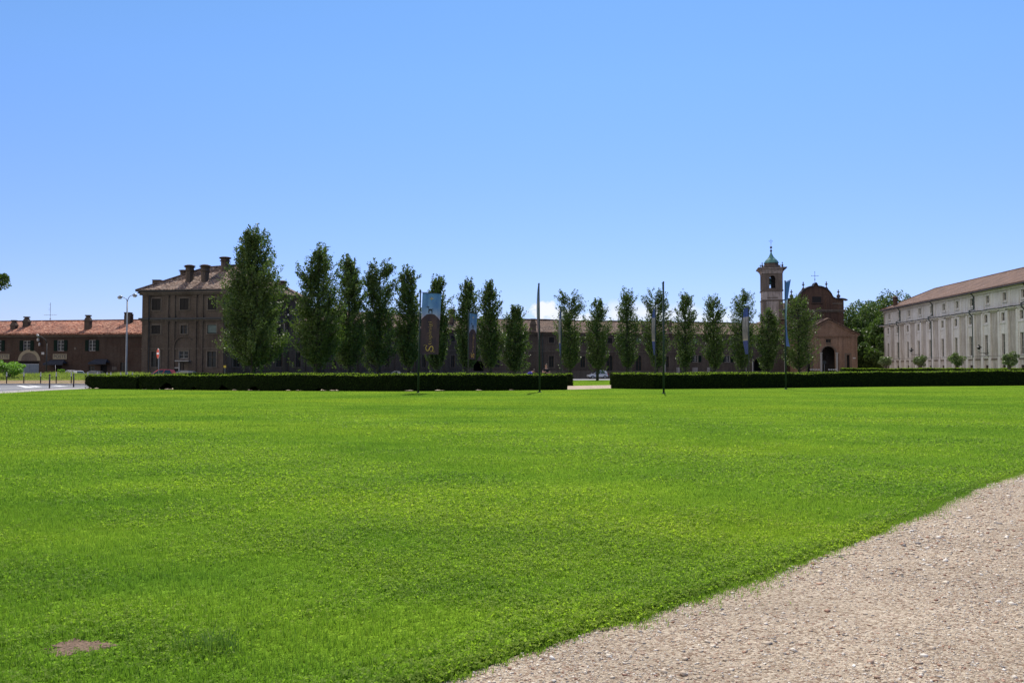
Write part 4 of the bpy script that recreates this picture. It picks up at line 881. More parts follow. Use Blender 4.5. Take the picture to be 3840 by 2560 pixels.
# ================================================================== church
dc = 165.0; cx = X(3062, dc); sc = dc / FPX
ch = empty('church', (cx, dc, -.35), 'brick baroque church with curved gable and pinnacles', 'church'); FC = Fr((cx - 6, dc), (cx + 6, dc)); FC.a = Vector((cx, dc, 0)); zz = lambda y: Z(y, dc, 3062)
half = [(0, 1063), (3, 1064), (6, 1068), (8, 1073.5), (10, 1075), (19, 1076), (27, 1078), (33, 1080.5), (38, 1083.5), (43, 1087), (48, 1091), (52, 1095), (56, 1100), (59, 1105), (62, 1111), (66, 1117), (72, 1120), (81, 1121.5), (98, 1121.5), (108, 1123), (118, 1127)]
top_ = [(-a, b) for a, b in half[::-1]] + half[1:]
mb = MB(); ol = [FC(a * sc, 0, zz(b)) for a, b in top_ if abs(a) < 112]; ol = [FC(-105 * sc, 0, -.4)] + [FC(-105 * sc, 0, zz(1127))] + ol[1:-1] + [FC(105 * sc, 0, zz(1127)), FC(105 * sc, 0, -.4)]
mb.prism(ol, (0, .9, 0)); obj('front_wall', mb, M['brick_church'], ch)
mb = MB()
for (a, b), (c, d) in zip(top_, top_[1:]): mb.prism([FC(a * sc, .28, zz(b)), FC(c * sc, .28, zz(d)), FC(c * sc, .28, zz(d) + .22), FC(a * sc, .28, zz(b) + .22)], (0, 1.3, 0))
obj('coping', mb, M['lead'], ch)
mb = MB(); mb.box(-108 * sc, 108 * sc, -.02, .35, zz(1166), zz(1161), FC); mb.box(-107 * sc, 107 * sc, -.02, .2, zz(1170), zz(1166.1), FC); mb.box(-104 * sc, -62 * sc, -.02, .16, zz(1140), zz(1136), FC); mb.box(62 * sc, 104 * sc, -.02, .16, zz(1140), zz(1136), FC); obj('string_course', mb, M['trimstone'], ch)
mb = MB(); mb.box(-18 * sc, 24 * sc, -.02, .08, zz(1137), zz(1108), FC); mb.mi = 1; mb.box(-14 * sc, 20 * sc, .078, .1, zz(1134), zz(1112), FC); mb.box(-18 * sc, 24 * sc, -.02, .18, zz(1139), zz(1137.1), FC); obj('tablet', mb, [M['brick_church'], M['shutter_dark']], ch)
for a in (-92, -50, 44, 92): pilaster(FC, a * sc, .8, -.35, zz(1171), ch, M['brick_church'], .14); pilaster(FC, a * sc, .8, zz(1160), zz(1128 if abs(a) > 60 else 1112), ch, M['brick_church'], .12, False)
mb = MB(); r1 = 29 * sc; pts = [(-r1 * math.cos(PI * k / 16), zz(1219) + r1 * math.sin(PI * k / 16)) for k in range(17)]
mb.prism([FC(a, .03, b) for a, b in pts], FC.n * .02); mb.mi = 1
for (a, b), (c, d) in zip(pts, pts[1:]): z0 = zz(1219); mb.prism([FC(a, .02, b), FC(c, .02, d), FC(c * 1.13, .02, z0 + (d - z0) * 1.13), FC(a * 1.13, .02, z0 + (b - z0) * 1.13)], FC.n * .1)
obj('lunette_window', mb, [M['black'], M['trimstone']], ch)
def finial(mb, c, h, w):
    mb.lathe(c, [(w * .5, 0), (w * .5, h * .1), (w * .2, h * .16), (w * .55, h * .32), (w * .5, h * .42), (w * .12, h * .58), (w * .14, h * .7), (w * .42, h * .78), (w * .1, h * .84), (w * .18, h * .93), (.02, h)], 8)
for px, yb, yt in ((2973, 1124, 1085), (3018, 1106, 1055), (3105, 1102, 1054), (3150, 1124, 1085)):
    mb = MB(); z0 = zz(yb); finial(mb, FC((px - 3062) * sc, -.35, z0), zz(yt) - z0, .72); obj('pinnacle', mb, M['finial'], ch, True)
def cross(c, h, w, r=.035):
    mb = MB(); c = Vector(c); mb.tube([c, c + Vector((0, 0, h))], r, 5); mb.tube([c + Vector((-w / 2, 0, h * .68)), c + Vector((w / 2, 0, h * .68))], r, 5); mb.lathe(c, [(.09, h * .36), (.13, h * .4), (.05, h * .44)], 6)
    for q in (Vector((-w / 2, 0, h * .68)), Vector((w / 2, 0, h * .68)), Vector((0, 0, h))): p = c + q; mb.lathe(p, [(.02, -.07), (.075, 0), (.02, .07)], 6)
    return mb
obj('cross', cross(FC(0, -.35, zz(1066)), zz(1018) - zz(1066), 1.35, .035), M['iron'], ch)
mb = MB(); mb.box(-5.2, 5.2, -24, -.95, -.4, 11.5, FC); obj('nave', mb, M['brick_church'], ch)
mb = MB(); mb.prism([FC(-5.6, -.95, 11.5), FC(5.6, -.95, 11.5), FC(0, -.95, 14.2)], (0, 23, 0)); obj('nave_roof', mb, M['tile_brown'], ch)
# transept seen as a dark block between tower and church
mb = MB(); x0, x1 = X(2908, 174), X(2958, 174); mb.box(x0, x1 + 3, 174, 182, -.4, Z(1160, 174, 2930)); mb.prism([(x0 - .2, 173.6, Z(1160, 174, 2930)), (x1 + 3, 173.6, Z(1160, 174, 2930)), (x1 + 3, 178, Z(1160, 174, 2930) + 1.6), (x0 - .2, 178, Z(1160, 174, 2930) + 1.6)], (0, 0, .1)); obj('transept', mb, M['brick_church'], ch)
# portico
dp = 158.6; sp_ = dp / FPX; pxc = X(3108, dp); FP = Fr((pxc - 6, dp), (pxc + 6, dp)); FP.a = Vector((pxc, dp, 0)); zq = lambda y: Z(y, dp, 3108)
k = sp_; holes = [(-26 * k, 26 * k, -.4, zq(1298), True), (-10 * k, 10 * k, zq(1284), zq(1272)), (68 * k, 80 * k, -.4, zq(1330)), (-80 * k, -68 * k, -.4, zq(1330))]
mb = MB(); zt = zq(1262); facade(mb, FP, -108 * k, 108 * k, -.4, zt, holes, .5)
mb.poly([FP(-108 * k, 0, -.4), FP(-108 * k, -5.6, -.4), FP(-108 * k, -5.6, zt), FP(-108 * k, 0, zt)]); mb.poly([FP(108 * k, 0, -.4), FP(108 * k, -5.6, -.4), FP(108 * k, -5.6, zt), FP(108 * k, 0, zt)])
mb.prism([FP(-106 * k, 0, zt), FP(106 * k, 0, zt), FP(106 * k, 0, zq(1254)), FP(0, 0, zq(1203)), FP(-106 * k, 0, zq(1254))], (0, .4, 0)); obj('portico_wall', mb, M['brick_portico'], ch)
mb = MB(); b2 = FP(0, -4.6, 0); mb.box(-107 * k, 107 * k, -5.3, -5.2, -.4, zt, FP); obj('portico_back_wall', mb, M['tower'], ch)
mb = MB(); mb.box(8 * k - 1.0, 8 * k + 1.0, -5.19, -5.1, -.4, 4.2, FP); obj('door', mb, M['wood'], ch)
mb = MB()
for s in (-1, 1):
    a, b = FP(s * 117 * k, .35, zq(1257)), FP(0, .35, zq(1197)); up = Vector((0, 0, .28)); mb.prism([a, b, b + up, a + up], (0, 6, 0))
rf = obj('portico_roof', mb, M['tile_brown'], ch)
mb = MB(); mb.box(-111 * k, 111 * k, -.02, .3, zq(1260), zq(1256), FP); mb.box(-109 * k, 109 * k, -.02, .18, zq(1264), zq(1260.1), FP)
for s in (-1, 1): a, b = FP(s * 108 * k, .02, zq(1257)), FP(0, .02, zq(1203)); mb.prism([a, b, b + Vector((0, 0, .2)), a + Vector((0, 0, .2))], FP.n * .22)
obj('cornice', mb, M['brick_portico'], ch)
for a in (-96, -48, 44, 92): pilaster(FP, a * k, .75, -.35, zq(1265), ch, M['brick_portico'], .14)
mb = MB(); mb.box(-11.5 * k, 11.5 * k, -.01, .1, zq(1288), zq(1286), FP); mb.box(-9 * k, 9 * k, -.01, .06, zq(1291), zq(1289), FP); mb.box(-12 * k, 12 * k, -.01, .06, zq(1271), zq(1269.5), FP); obj('window_sill', mb, M['trimstone'], ch)
window(ch, FP, 0, zq(1284), 20 * k, zq(1272) - zq(1284), 'dark', n=-.05)
mb = MB(); r = 26 * k
for q in range(16):
    t0, t1 = PI * q / 16, PI * (q + 1) / 16; zc = zq(1298) - r
    mb.prism([FP(-R_ * math.cos(t), .0, zc + R_ * math.sin(t)) for R_, t in ((r + .01, t0), (r + .01, t1), (r + .19, t1), (r + .19, t0))], FP.n * .07)
obj('arch_moulding', mb, M['trimstone'], ch)
for s in (-29.5, 29.5):
    mb = MB(); mb.box(s * k - .17, s * k + .17, .0, .26, -.35, zq(1325), FP); mb.box(s * k - .24, s * k + .24, -.01, .32, zq(1325), zq(1321.5), FP); mb.box(s * k - .22, s * k + .22, -.01, .3, -.35, .2, FP); obj('column', mb, M['stone_white'], ch)
mb = MB()
for s in (1, -1):
    a, b = sorted((s * 60 * k, s * 66 * k)); mb.box(a, b, .0, .05, -.3, zq(1328), FP); a, b = sorted((s * 82 * k, s * 86 * k)); mb.box(a, b, .0, .05, -.3, zq(1328), FP); a, b = sorted((s * 60 * k, s * 86 * k)); mb.box(a, b, .0, .06, zq(1328), zq(1324), FP)
obj('door_surround', mb, M['trimstone'], ch)
for s, lb in ((74, 0), (-74, 1)): mb = MB(); mb.box(s * k - .3, s * k + .3, -.3, -.25, -.35, zq(1330), FP); obj('side_door', mb, M['black'], ch)
mb = MB(); u = 94.5 * k; mb.box(u - .27, u + .27, .142, .17, zq(1344.5), zq(1340), FP); top('street_name_plate', mb, M['frame_white'], 'small white plate on the right corner of the church portico', 'sign')
# ================================================================== bell tower
dt = 172.0; st = dt / FPX; tx = X(2909, dt); tw = empty('bell_tower', (tx, dt + 1.7, -.35), 'bell tower with green copper spire left of the church', 'bell tower')
ang = -.2; ca, sa = math.cos(ang), math.sin(ang); hw = 2.0; tc = Vector((tx - .1, dt + hw, 0))
def TF(i):  # four faces
    u = Vector((ca, sa, 0)) if i % 2 == 0 else Vector((-sa, ca, 0)); u = u * (1 if i < 2 else -1); n = Vector((u.y, -u.x, 0)); a = tc + n * hw - u * hw; b = tc + n * hw + u * hw; return Fr(a[:2], b[:2])
zt = lambda y: Z(y, dt, 2909)
mb = MB(); mbb = MB()
zb0, zb1, zs = zt(1089), zt(1026), zt(1090)
for i in range(4):
    F_ = TF(i); facade(mbb, F_, 0, 2 * hw, zb0, zt(1020), [(hw - .62, hw + .62, zt(1080), zt(1033), True)], .45); facade(mb, F_, 0, 2 * hw, -.4, zb0, [], .1)
obj('shaft', mb, M['tower_low'], tw); obj('belfry', mbb, M['tower'], tw)
mb = MB()
for i in range(4):
    F_ = TF(i); e = 2 * hw
    for n0, n1, a, b in ((0, .45, 1013, 1009.5), (0, .62, 1009.4, 1007), (0, .85, 1006.9, 1004), (0, .26, 1018, 1013.1), (0, .14, 1024, 1018.1)):
        mb.box(-n1, e + n1 - .001 * i, -.02, n1, zt(a), zt(b), F_)
obj('cornice', mb, M['tower_low'], tw)
for n1, a, b in ((.2, 1091, 1087), (.16, 1127, 1123)):
    mb = MB()
    for i in range(4): mb.box(-n1, 2 * hw + n1 - .001 * i, -.02, n1, zt(a), zt(b), TF(i))
    obj('string_course', mb, M['trimstone'], tw)
mb = MB(); mb.box(-.9, 2 * hw + .9, -2 * hw - .9, .9, zt(1003.9), zt(1003), TF(0)); obj('top_slab', mb, M['lead'], tw)
mb = MB()
for i in range(4):
    F_ = TF(i)
    for u in (.42, 2 * hw - .42): mb.box(u - .36, u + .36, -.01, .08, zt(1086.8), zt(1022.2), F_); mb.box(u - .36, u + .36, -.01, .08, zt(1240), zt(1127.2), F_)
    mb.box(.9, 2 * hw - .9, -.01, .06, zt(1117), zt(1114), F_)
obj('corner_strips', mb, M['tower'], tw)
mb = MB()
for z in (1073, 1066, 1059, 1050, 1042):
    for i in (0, 2): F_ = TF(i); mb.box(hw - .61, hw + .61, -.3, -.22, zt(z), zt(z) + .05, F_)
obj('belfry_bars', mb, M['iron'], tw)
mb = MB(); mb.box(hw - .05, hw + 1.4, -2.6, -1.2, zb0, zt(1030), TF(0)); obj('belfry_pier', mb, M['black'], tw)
mb = MB(); c = tc + Vector((-.3, 0, 0)); mb.lathe(c, [(.05, zt(1040)), (.3, zt(1042)), (.4, zt(1050)), (.62, zt(1062)), (.64, zt(1064))], 14); mb.tube([c + Vector((-1.6, 0, zt(1039))), c + Vector((1.2, 0, zt(1039)))], .07, 6); obj('bell', mb, M['copper'], tw, True)
mb = MB(); mb.lathe(tc, [(2.15, zt(1003.5)), (2.1, zt(999)), (1.75, zt(994)), (1.5, zt(988)), (1.45, zt(984)), (1.6, zt(982.5))], 8, rot=ang); obj('drum', mb, M['brick'], tw)
mb = MB(); mb.lathe(tc, [(1.62, zt(983)), (1.55, zt(980)), (1.42, zt(976)), (1.2, zt(971)), (.85, zt(965)), (.56, zt(959)), (.33, zt(951)), (.12, zt(941))], 8, rot=ang); sp2 = obj('spire', mb, M['copper'], tw)
mb = MB(); mb.lathe(tc, [(.08, zt(942)), (.2, zt(937)), (.26, zt(935)), (.06, zt(930)), (.06, zt(927)), (.24, zt(925)), (.26, zt(922)), (.2, zt(920)), (.04, zt(918)), (.03, zt(908))], 8); obj('finial', mb, M['finial'], tw, True)
obj('cross', cross(tc + Vector((0, 0, zt(912))), zt(893) - zt(912), .75, .03), M['iron'], tw)
for a, b in ((-1, -1), (1, -1), (-1, 1), (1, 1)):
    mb = MB(); p = tc + Vector((ca * a - sa * b, sa * a + ca * b, 0)) * (hw + .02); finial(mb, p + Vector((0, 0, zt(1003))), 1.15, .45); obj('pinnacle', mb, M['finial'], tw, True)
# ================================================================== pale building on the right
k0 = Vector((73.4, 163.0)); kd = Vector((-.1, -1.0)); kn = kd.length
LB = 82.0; FR = Fr(tuple(k0), tuple(k0 + kd * LB)); sc_ = kn   # u measured in metres along the wall; t*kn
rb = empty('pale_palace', (k0.x, k0.y, -.35), 'long pale plastered palace wing with rows of windows at the right', 'building')
T0, STEP = 2.5, 5.03; ts = [(T0 + STEP * i) * kn for i in range(16)]; ZM, ZC2, ZEV = 10.05, 10.35, 12.95
holes = []
for i, u in enumerate(ts):
    a = .5; z = [(11.0, 12.1), (8.15, 9.3), (3.4, 6.35), (1.0, 2.0)]
    for j, (c, d) in enumerate(z):
        if i == 0 and j in (2,): pass
        holes.append((u - a, u + a, c, d))
mb = MB(); facade(mb, FR, 0, LB * kn, -.4, ZM, [h for h in holes if h[3] < ZM], .28); mb.poly([FR(0, 0, -.4), FR(0, -16, -.4), FR(0, -16, ZEV), FR(0, 0, ZEV)]); mb.poly([FR(LB, -16, -.4), FR(LB, 0, -.4), FR(LB, 0, ZEV), FR(LB, -16, ZEV)]); obj('wall', mb, M['plaster'], rb)
mb = MB(); facade(mb, FR, 0, LB * kn, ZM, ZEV - .05, [h for h in holes if h[3] > ZM], .28, n=-.25); obj('attic_wall', mb, M['plaster_top'], rb)
for i, u in enumerate(ts):
    window(rb, FR, u, 11.0, 1.0, 1.1, 'rightwin', n=-.25); window(rb, FR, u, 8.15, 1.0, 1.15, 'rightwin'); window(rb, FR, u, 3.4, 1.0, 2.95, 'rightwin'); window(rb, FR, u, 1.0, 1.0, 1.0, 'dark')
# shared parts per bay: two pale strips beside every window, smooth pale field round the windows
pm = MB(); L0 = lambda u, n, z: Vector((u, -n, z)); pm.box(-.27, .27, -.02, .16, .15, ZM - 3.05, L0); pm.box(-.32, .32, -.02, .22, -3.3, -.05, L0); pm.box(-.33, .33, -.02, .22, -.05, .15, L0)
pme = pm.mesh('pilaster', M['plaster_pil'])
lo = [(u + STEP / 2 * kn * 1.0) for u in ts]
for u in ts:
    for du in (-1.15, 1.15): put(pme, 'pilaster', rb, FR, u + du, 2.95)
for u in ts:
    mb = MB(); facade(mb, FR, u - .88, u + .88, 2.95, ZM - .5, [(u - .5, u + .5, 8.15, 9.3), (u - .5, u + .5, 3.4, 6.35)], .05, n=.05); obj('window_field', mb, M['plaster_pil'], rb)
am = MB(); am.box(-.62, -.5, -.02, .1, -.2, 1.3, lambda u, n, z: Vector((u, -n, z))); am.box(.5, .62, -.02, .1, -.2, 1.3, lambda u, n, z: Vector((u, -n, z))); am.box(-.5, .5, -.02, .1, 1.1, 1.3, lambda u, n, z: Vector((u, -n, z))); am.box(-.7, .7, -.02, .14, -.3, -.2, lambda u, n, z: Vector((u, -n, z)))
for k_, (ww, kk) in enumerate(((-1.35, 0), (1.35, 0))): am.box(ww - .22, ww + .22, -.02, .06, -.9, 1.8, lambda u, n, z: Vector((u, -n, z)))
ame = am.mesh('attic_surround', M['plaster_top'])
mm_ = MB(); L_ = lambda u, n, z: Vector((u, -n, z)); mm_.box(-.75, -.52, -.02, .09, -.25, 1.35, L_); mm_.box(.52, .75, -.02, .09, -.25, 1.35, L_); mm_.box(-.85, .85, -.02, .16, -.36, -.25, L_); mm_.box(-.75, .75, -.02, .1, 1.17, 1.35, L_)
mme = mm_.mesh('window_surround', M['plaster_pil'])
tm = MB(); tm.box(-.7, -.52, -.02, .09, -.1, 3.1, L_); tm.box(.52, .7, -.02, .09, -.1, 3.1, L_); tm.box(-.8, .8, -.02, .14, -.22, -.1, L_); tme = tm.mesh('tall_surround', M['plaster_pil'])
for u in ts: put(ame, 'attic_surround', rb, FR, u, 11.0, -.25); put(mme, 'window_surround', rb, FR, u, 8.15); put(tme, 'tall_surround', rb, FR, u, 3.4)
mb = MB(); LL = LB * kn
us = [ts[0] - STEP / 2 * kn] + lo[:-1]
mb.box(-.3, LL, -.02, .3, ZM - .32, ZM - .12, FR)
for u in us: mb.box(u - 1.25, u + 1.25, .3, .5, ZM - .321, ZM - .119, FR)
mb.box(-.2, LL, -.02, .16, ZM - .5, ZM - .322, FR)
obj('cornice', mb, M['plaster_pil'], rb); mb = MB(); mb.box(-.35, LL, -.3, .18, ZEV - .3, ZEV - .08, FR); mb.box(-.3, LL, -.3, .0, ZEV - .5, ZEV - .302, FR); obj('eaves_cornice', mb, M['plaster_pil'], rb)
mb = MB(); mb.box(-.4, LL, -.25, .42, ZM - .119, ZM - .03, FR)
for u in us: mb.box(u - 1.3, u + 1.3, .42, .64, ZM - .118, ZM - .02, FR)
obj('lead_flashing', mb, M['lead'], rb)
mb = MB(); mb.box(-.1, LL, -.02, .1, 2.75, 2.92, FR); obj('plinth_course', mb, M['trimstone'], rb)
mb = MB(); mb.box(-.05, LL, .18, .21, 3.3, 3.33, FR)
obj('facade_cable', mb, M['iron'], rb)
for t in (7.5, 22.4, 37.7, 52.9, 68):
    u = (t + .95) * kn; mb = MB(); mb.tube([FR(u - .15, .35, ZEV - .05), FR(u - .15, -.08, ZEV - .6), FR(u - .15, -.08, ZM + .35), FR(u - .1, .6, ZM + .12), FR(u, .6, ZM - .35), FR(u, .16, ZM - .8), FR(u, .16, -.3)], .1, 8); obj('downpipe', mb, M['pipe'], rb)
mb = MB(); e0, e1 = FR(-.7, .55, ZEV), FR(LL, .55, ZEV); q0, q1 = FR(4.2, -8, 16.75), FR(LL, -8, 16.75); e2, e3 = FR(-.7, -16.5, ZEV), FR(LL, -16.5, ZEV)
mb.poly([e0, e1, q1, q0]); mb.poly([e0, q0, e2]); mb.poly([e2, q0, q1, e3]); mb.poly([e0, e1, e1 + dn, e0 + dn]); mb.poly([p + dn for p in (e0, e1, e3, e2)])
eave_tiles(mb, e0, e1, .3, .11, .35, -FR.n + Vector((0, 0, .45))); mb.tube([q0, q1], .14, 6); mb.tube([e0 + Vector((0, 0, .03)), q0], .12, 6)
rf = obj('roof', mb, M['tile_right'], rb); p = FR(3.0, -1.2, 0); chimney(p.x, p.y, Z(1150, p.y, 3355), Z(1111, p.y, 3355), .95, rf, 'cap', M['brick_church'])
mb = MB(); mb.tube([FR(0, .62, ZEV - .12), FR(LL, .62, ZEV - .12)], .07, 6); obj('gutter', mb, M['lead'], rb)
for px, py, lab in ((3417, 1313, 'dark lantern on an iron arm at the far part of the pale facade'), (3671, 1303, 'dark lantern on an iron arm at the nearer part of the pale facade')):
    u = FR.at(px) - .6; 
    best = None
    for uu in np.arange(0, LL, .1):
        q = FR(uu, 1.5, 4.3); e = abs((q.x / q.y) * FPX + 1920 - px)
        if best is None or e < best[0]: best = (e, uu, q)
    uu = best[1]; q = FR(uu, 1.5, 0); zl = Z(py, q.y, px); wl = empty('lantern', FR(uu, .4, zl - .8), lab, 'lantern', 'lanterns on the pale palace'); mb = MB(); mb.tube([FR(uu, -.02, zl - .75), FR(uu, 1.5, zl - .75), FR(uu, 1.5, zl - .45)], .035, 6); mb.tube([FR(uu, -.02, zl - 1.5), FR(uu, .5, zl - 1.0), FR(uu, .85, zl - .78)], .025, 5); obj('arm', mb, M['iron'], wl)
    mb = MB(); mb.lathe((q.x, q.y, zl), [(.12, -.45), (.2, -.05), (.42, .0), (.4, .06), (.2, .22), (.08, .34), (.12, .42), (.02, .5)], 10); obj('lamp_head', mb, M['iron'], wl)
    mb = MB(); mb.lathe((q.x, q.y, zl), [(.13, -.42), (.19, -.04)], 10); obj('glass', mb, M['lamp_glass'], wl)
# ================================================================== banners on poles
def bannermat(name, kind):
    m, nt, nd, lk, pb = nodes(name); tc_ = nd.new('ShaderNodeTexCoord'); s = nd.new('ShaderNodeSeparateXYZ'); lk.new(tc_.outputs['UV'], s.inputs[0]); U_, V_ = s.outputs[0], s.outputs[1]
    def mth(op, a, b=None, c=None):
        n = nd.new('ShaderNodeMath'); n.operation = op
        for i, v in enumerate((a, b, c)):
            if v is None: continue
            if isinstance(v, (int, float)): n.inputs[i].default_value = v
            else: lk.new(v, n.inputs[i])
        return n.outputs[0]
    n = noise(nd, lk, tc_.outputs['UV'], 5, 5)
    if kind == 'stag':
        r = ramp(nd, [(0, (.05, .036, .035)), (.5, (.045, .033, .035)), (.56, (.2, .165, .19)), (.66, (.11, .16, .24)), (.78, (.06, .13, .24)), (1, (.045, .12, .23))]); lk.new(V_, r.inputs[0])
        du = mth('SUBTRACT', U_, .5); q = mth('MULTIPLY', du, du); q = mth('MULTIPLY_ADD', q, -.42, .665); q = mth('SUBTRACT', q, V_); q2 = mth('MULTIPLY_ADD', n.outputs[0], .02, q); f = mth('GREATER_THAN', q2, .01)
        col = mix(nd, lk, r.outputs[0], (.03, .023, .026), f); n2 = noise(nd, lk, tc_.outputs['UV'], 3, 6); rr = ramp(nd, [(.35, (.7, .75, .9)), (.65, (1.5, 1.35, 1.2))]); lk.new(n2.outputs[0], rr.inputs[0]); col = mix(nd, lk, col, rr.outputs[0], 1.0, 'MULTIPLY')
    elif kind == 'ends':
        r = ramp(nd, [(0, (.04, .055, .13)), (.29, (.04, .055, .15)), (.3, (.24, .22, .17)), (.33, (.2, .18, .13)), (.34, (.15, .14, .12)), (.5, (.11, .11, .1)), (.72, (.17, .17, .17)), (.8, (.22, .22, .24)), (.81, (.035, .06, .18)), (1, (.035, .06, .18))], 'LINEAR'); lk.new(V_, r.inputs[0]); col = r.outputs[0]
        rr = ramp(nd, [(.35, (.7, .7, .7)), (.65, (1.3, 1.3, 1.3))]); lk.new(n.outputs[0], rr.inputs[0]); col = mix(nd, lk, col, rr.outputs[0], 1.0, 'MULTIPLY')
    elif kind == 'pink':
        r = ramp(nd, [(0, (.24, .16, .19)), (.3, (.15, .09, .105)), (.45, (.13, .1, .12)), (.52, (.12, .16, .19)), (.7, (.18, .21, .25)), (.85, (.1, .16, .22)), (1, (.04, .1, .2))]); lk.new(V_, r.inputs[0]); col = r.outputs[0]
    elif kind == 'blue':
        r = ramp(nd, [(0, (.08, .12, .3)), (.3, (.05, .12, .25)), (.42, (.1, .2, .25)), (.6, (.2, .3, .34)), (.71, (.3, .36, .4)), (.72, (.05, .12, .28)), (1, (.04, .12, .28))]); lk.new(V_, r.inputs[0]); col = r.outputs[0]
    lk.new(col, pb.inputs['Base Color']); pb.inputs['Roughness'].default_value = .7; pb.inputs['Specular IOR Level'].default_value = .2
    tr = nd.new('ShaderNodeBsdfTranslucent'); lk.new(col, tr.inputs[0]); ms = nd.new('ShaderNodeMixShader'); ms.inputs[0].default_value = .4; lk.new(pb.outputs[0], ms.inputs[1]); lk.new(tr.outputs[0], ms.inputs[2]); lk.new(ms.outputs[0], nd['Material Output'].inputs[0]); return m
for kd_ in ('stag', 'ends', 'pink', 'blue'): M['ban_' + kd_] = bannermat(kd_ + '_banner_print', kd_)
def banner_mesh(fn, mat, org, nx=8, nz=26):
    me = bpy.data.meshes.new('banner'); V = []; UV = []
    for j in range(nz + 1):
        for i in range(nx + 1): u, v = i / nx, j / nz; V.append(tuple(fn(u, v) - Vector(org))); UV.append((u, v))
    Fc = [(j * (nx + 1) + i, j * (nx + 1) + i + 1, (j + 1) * (nx + 1) + i + 1, (j + 1) * (nx + 1) + i) for j in range(nz) for i in range(nx)]
    me.from_pydata(V, [], Fc); uvl = me.uv_layers.new(name='UVMap')
    for l in me.loops: uvl.data[l.index].uv = UV[l.vertex_index]
    me.materials.append(mat); me.polygons.foreach_set('use_smooth', [True] * len(Fc)); me.update(); return me
def flagpole(pb_, ptop, side, kind, TL, TR, BL, BR, label, bulge=None, dec=False):
    """pb_, ptop: pole foot and top (world); TL..BR banner corners (world)"""
    base = Vector(pb_); r = empty('banner_pole', base, label, 'banner', 'banners on green poles'); tp = Vector(ptop)
    mb = MB(); mb.tube([base, base.lerp(tp, .5), tp], [.062, .055, .045], 10); mb.lathe(base, [(.13, 0), (.13, .03), (.07, .05)], 10); mb.lathe(tp, [(.05, 0), (.06, .04), (.03, .09)], 8); obj('pole', mb, M['pole'], r, True)
    mb = MB(); at_ = lambda z: base.lerp(tp, (z - base.z) / (tp.z - base.z)); inner, outer = (TL, TR) if side > 0 else (TR, TL)
    mb.tube([at_(inner.z + .03), inner + Vector((0, 0, .03)), outer + (outer - inner).normalized() * .12 + Vector((0, 0, .03))], .022, 6); obj('crossbar', mb, M['iron'], r)
    wb = bulge or (lambda u, v: Vector((0, 0, 0)))
    def fn(u, v): return TL.lerp(TR, u).lerp(BL.lerp(BR, u), 1 - v) + wb(u, v)
    bn = bpy.data.objects.new('banner', banner_mesh(fn, M['ban_' + kind], base)); COL.objects.link(bn); bn.parent = r
    if dec:
        nrm = (TR - TL).cross(BL - TL).normalized()
        if nrm.y > 0: nrm = -nrm
        def q(u, v, o=.012): return fn(u, v) + nrm * o - base
        e = MB()   # four armed emblem
        for a, b, c, d in ((.5, .913, .012, .03), (.5, .913, .085, .006)):
            pass
        for du, dv in ((0, .016), (0, -.016), (.062, 0), (-.062, 0)):
            cu, cv = .5 + du, .912 + dv; w_, h_ = (.022, .0095) if du == 0 else (.03, .0065)
            ee = [q(cu - w_ * (1 if dv >= 0 else .4), cv - h_), q(cu + w_ * (1 if dv >= 0 else .4), cv - h_), q(cu + w_ * (1 if dv <= 0 else .9), cv + h_), q(cu - w_ * (1 if dv <= 0 else .9), cv + h_)]; e.poly(ee)
        e.poly([q(.47, .912, .013), q(.5, .905, .013), q(.53, .912, .013), q(.5, .919, .013)])
        o = obj('emblem', e, M['gold'], bn, world=False)
        s = MB(); s.poly([q(.36, .713), q(.56, .71), q(.57, .738), q(.42, .742), q(.36, .735)])
        for a, b in (((.37, .735), (.33, .765)), ((.33, .765), (.22, .77)), ((.33, .765), (.3, .79)), ((.34, .76), (.38, .785)), ((.4, .715), (.395, .67)), ((.37, .715), (.365, .675)), ((.53, .715), (.54, .668)), ((.56, .715), (.56, .672)), ((.57, .735), (.6, .752))):
            s.tube([q(*a), q(*b)], .017, 4)
        obj('stag', s, M['iron'], bn, world=False)
        # long word in gold, read from the foot of the banner upwards
        def txt(body, size, u, v, o_=.02):
            c = bpy.data.curves.new('lettering', 'FONT'); c.body = body; c.size = size; c.align_x = 'LEFT'; c.align_y = 'BOTTOM_BASELINE'; c.extrude = .002; c.offset = -.012; c.materials.append(M['gold']); c.resolution_u = 4
            t = bpy.data.objects.new('lettering', fontmesh(c)); COL.objects.link(t); t.parent = bn; up = (fn(u, v + .1) - fn(u, v)).normalized(); lf = up.cross(nrm).normalized()
            xa = up; za = nrm; ya = za.cross(xa); t.matrix_local = Matrix.Translation(q(u, v, o_)) @ Matrix(((xa.x, ya.x, za.x), (xa.y, ya.y, za.y), (xa.z, ya.z, za.z))).to_4x4(); return t
        t = txt('tupinigi', .5, .585, .15, .045); t.scale = (1.03, .72, 1)
        sw_ = MB(); cp_ = [(.46, .3), (.4, .44), (.2, .52), (-.1, .5), (-.34, .38), (-.36, .18), (-.15, .04), (.15, -.06), (.38, -.2), (.4, -.4), (.18, -.52), (-.15, -.52), (-.42, -.42), (-.5, -.24), (-.38, -.1)]; pts = []
        for k in range(len(cp_) - 1):   # capital S laid on its back as a ribbon, with two flourishes
            g_ = lambda i_: Vector((*cp_[max(0, min(len(cp_) - 1, i_))], 0)); p0, p1, p2, p3 = g_(k - 1), g_(k), g_(k + 1), g_(k + 2)
            for t_ in (0, .33, .66): pts.append(.5 * (2 * p1 + (p2 - p0) * t_ + (2 * p0 - 5 * p1 + 4 * p2 - p3) * t_ ** 2 + (3 * p1 - p0 - 3 * p2 + p3) * t_ ** 3))
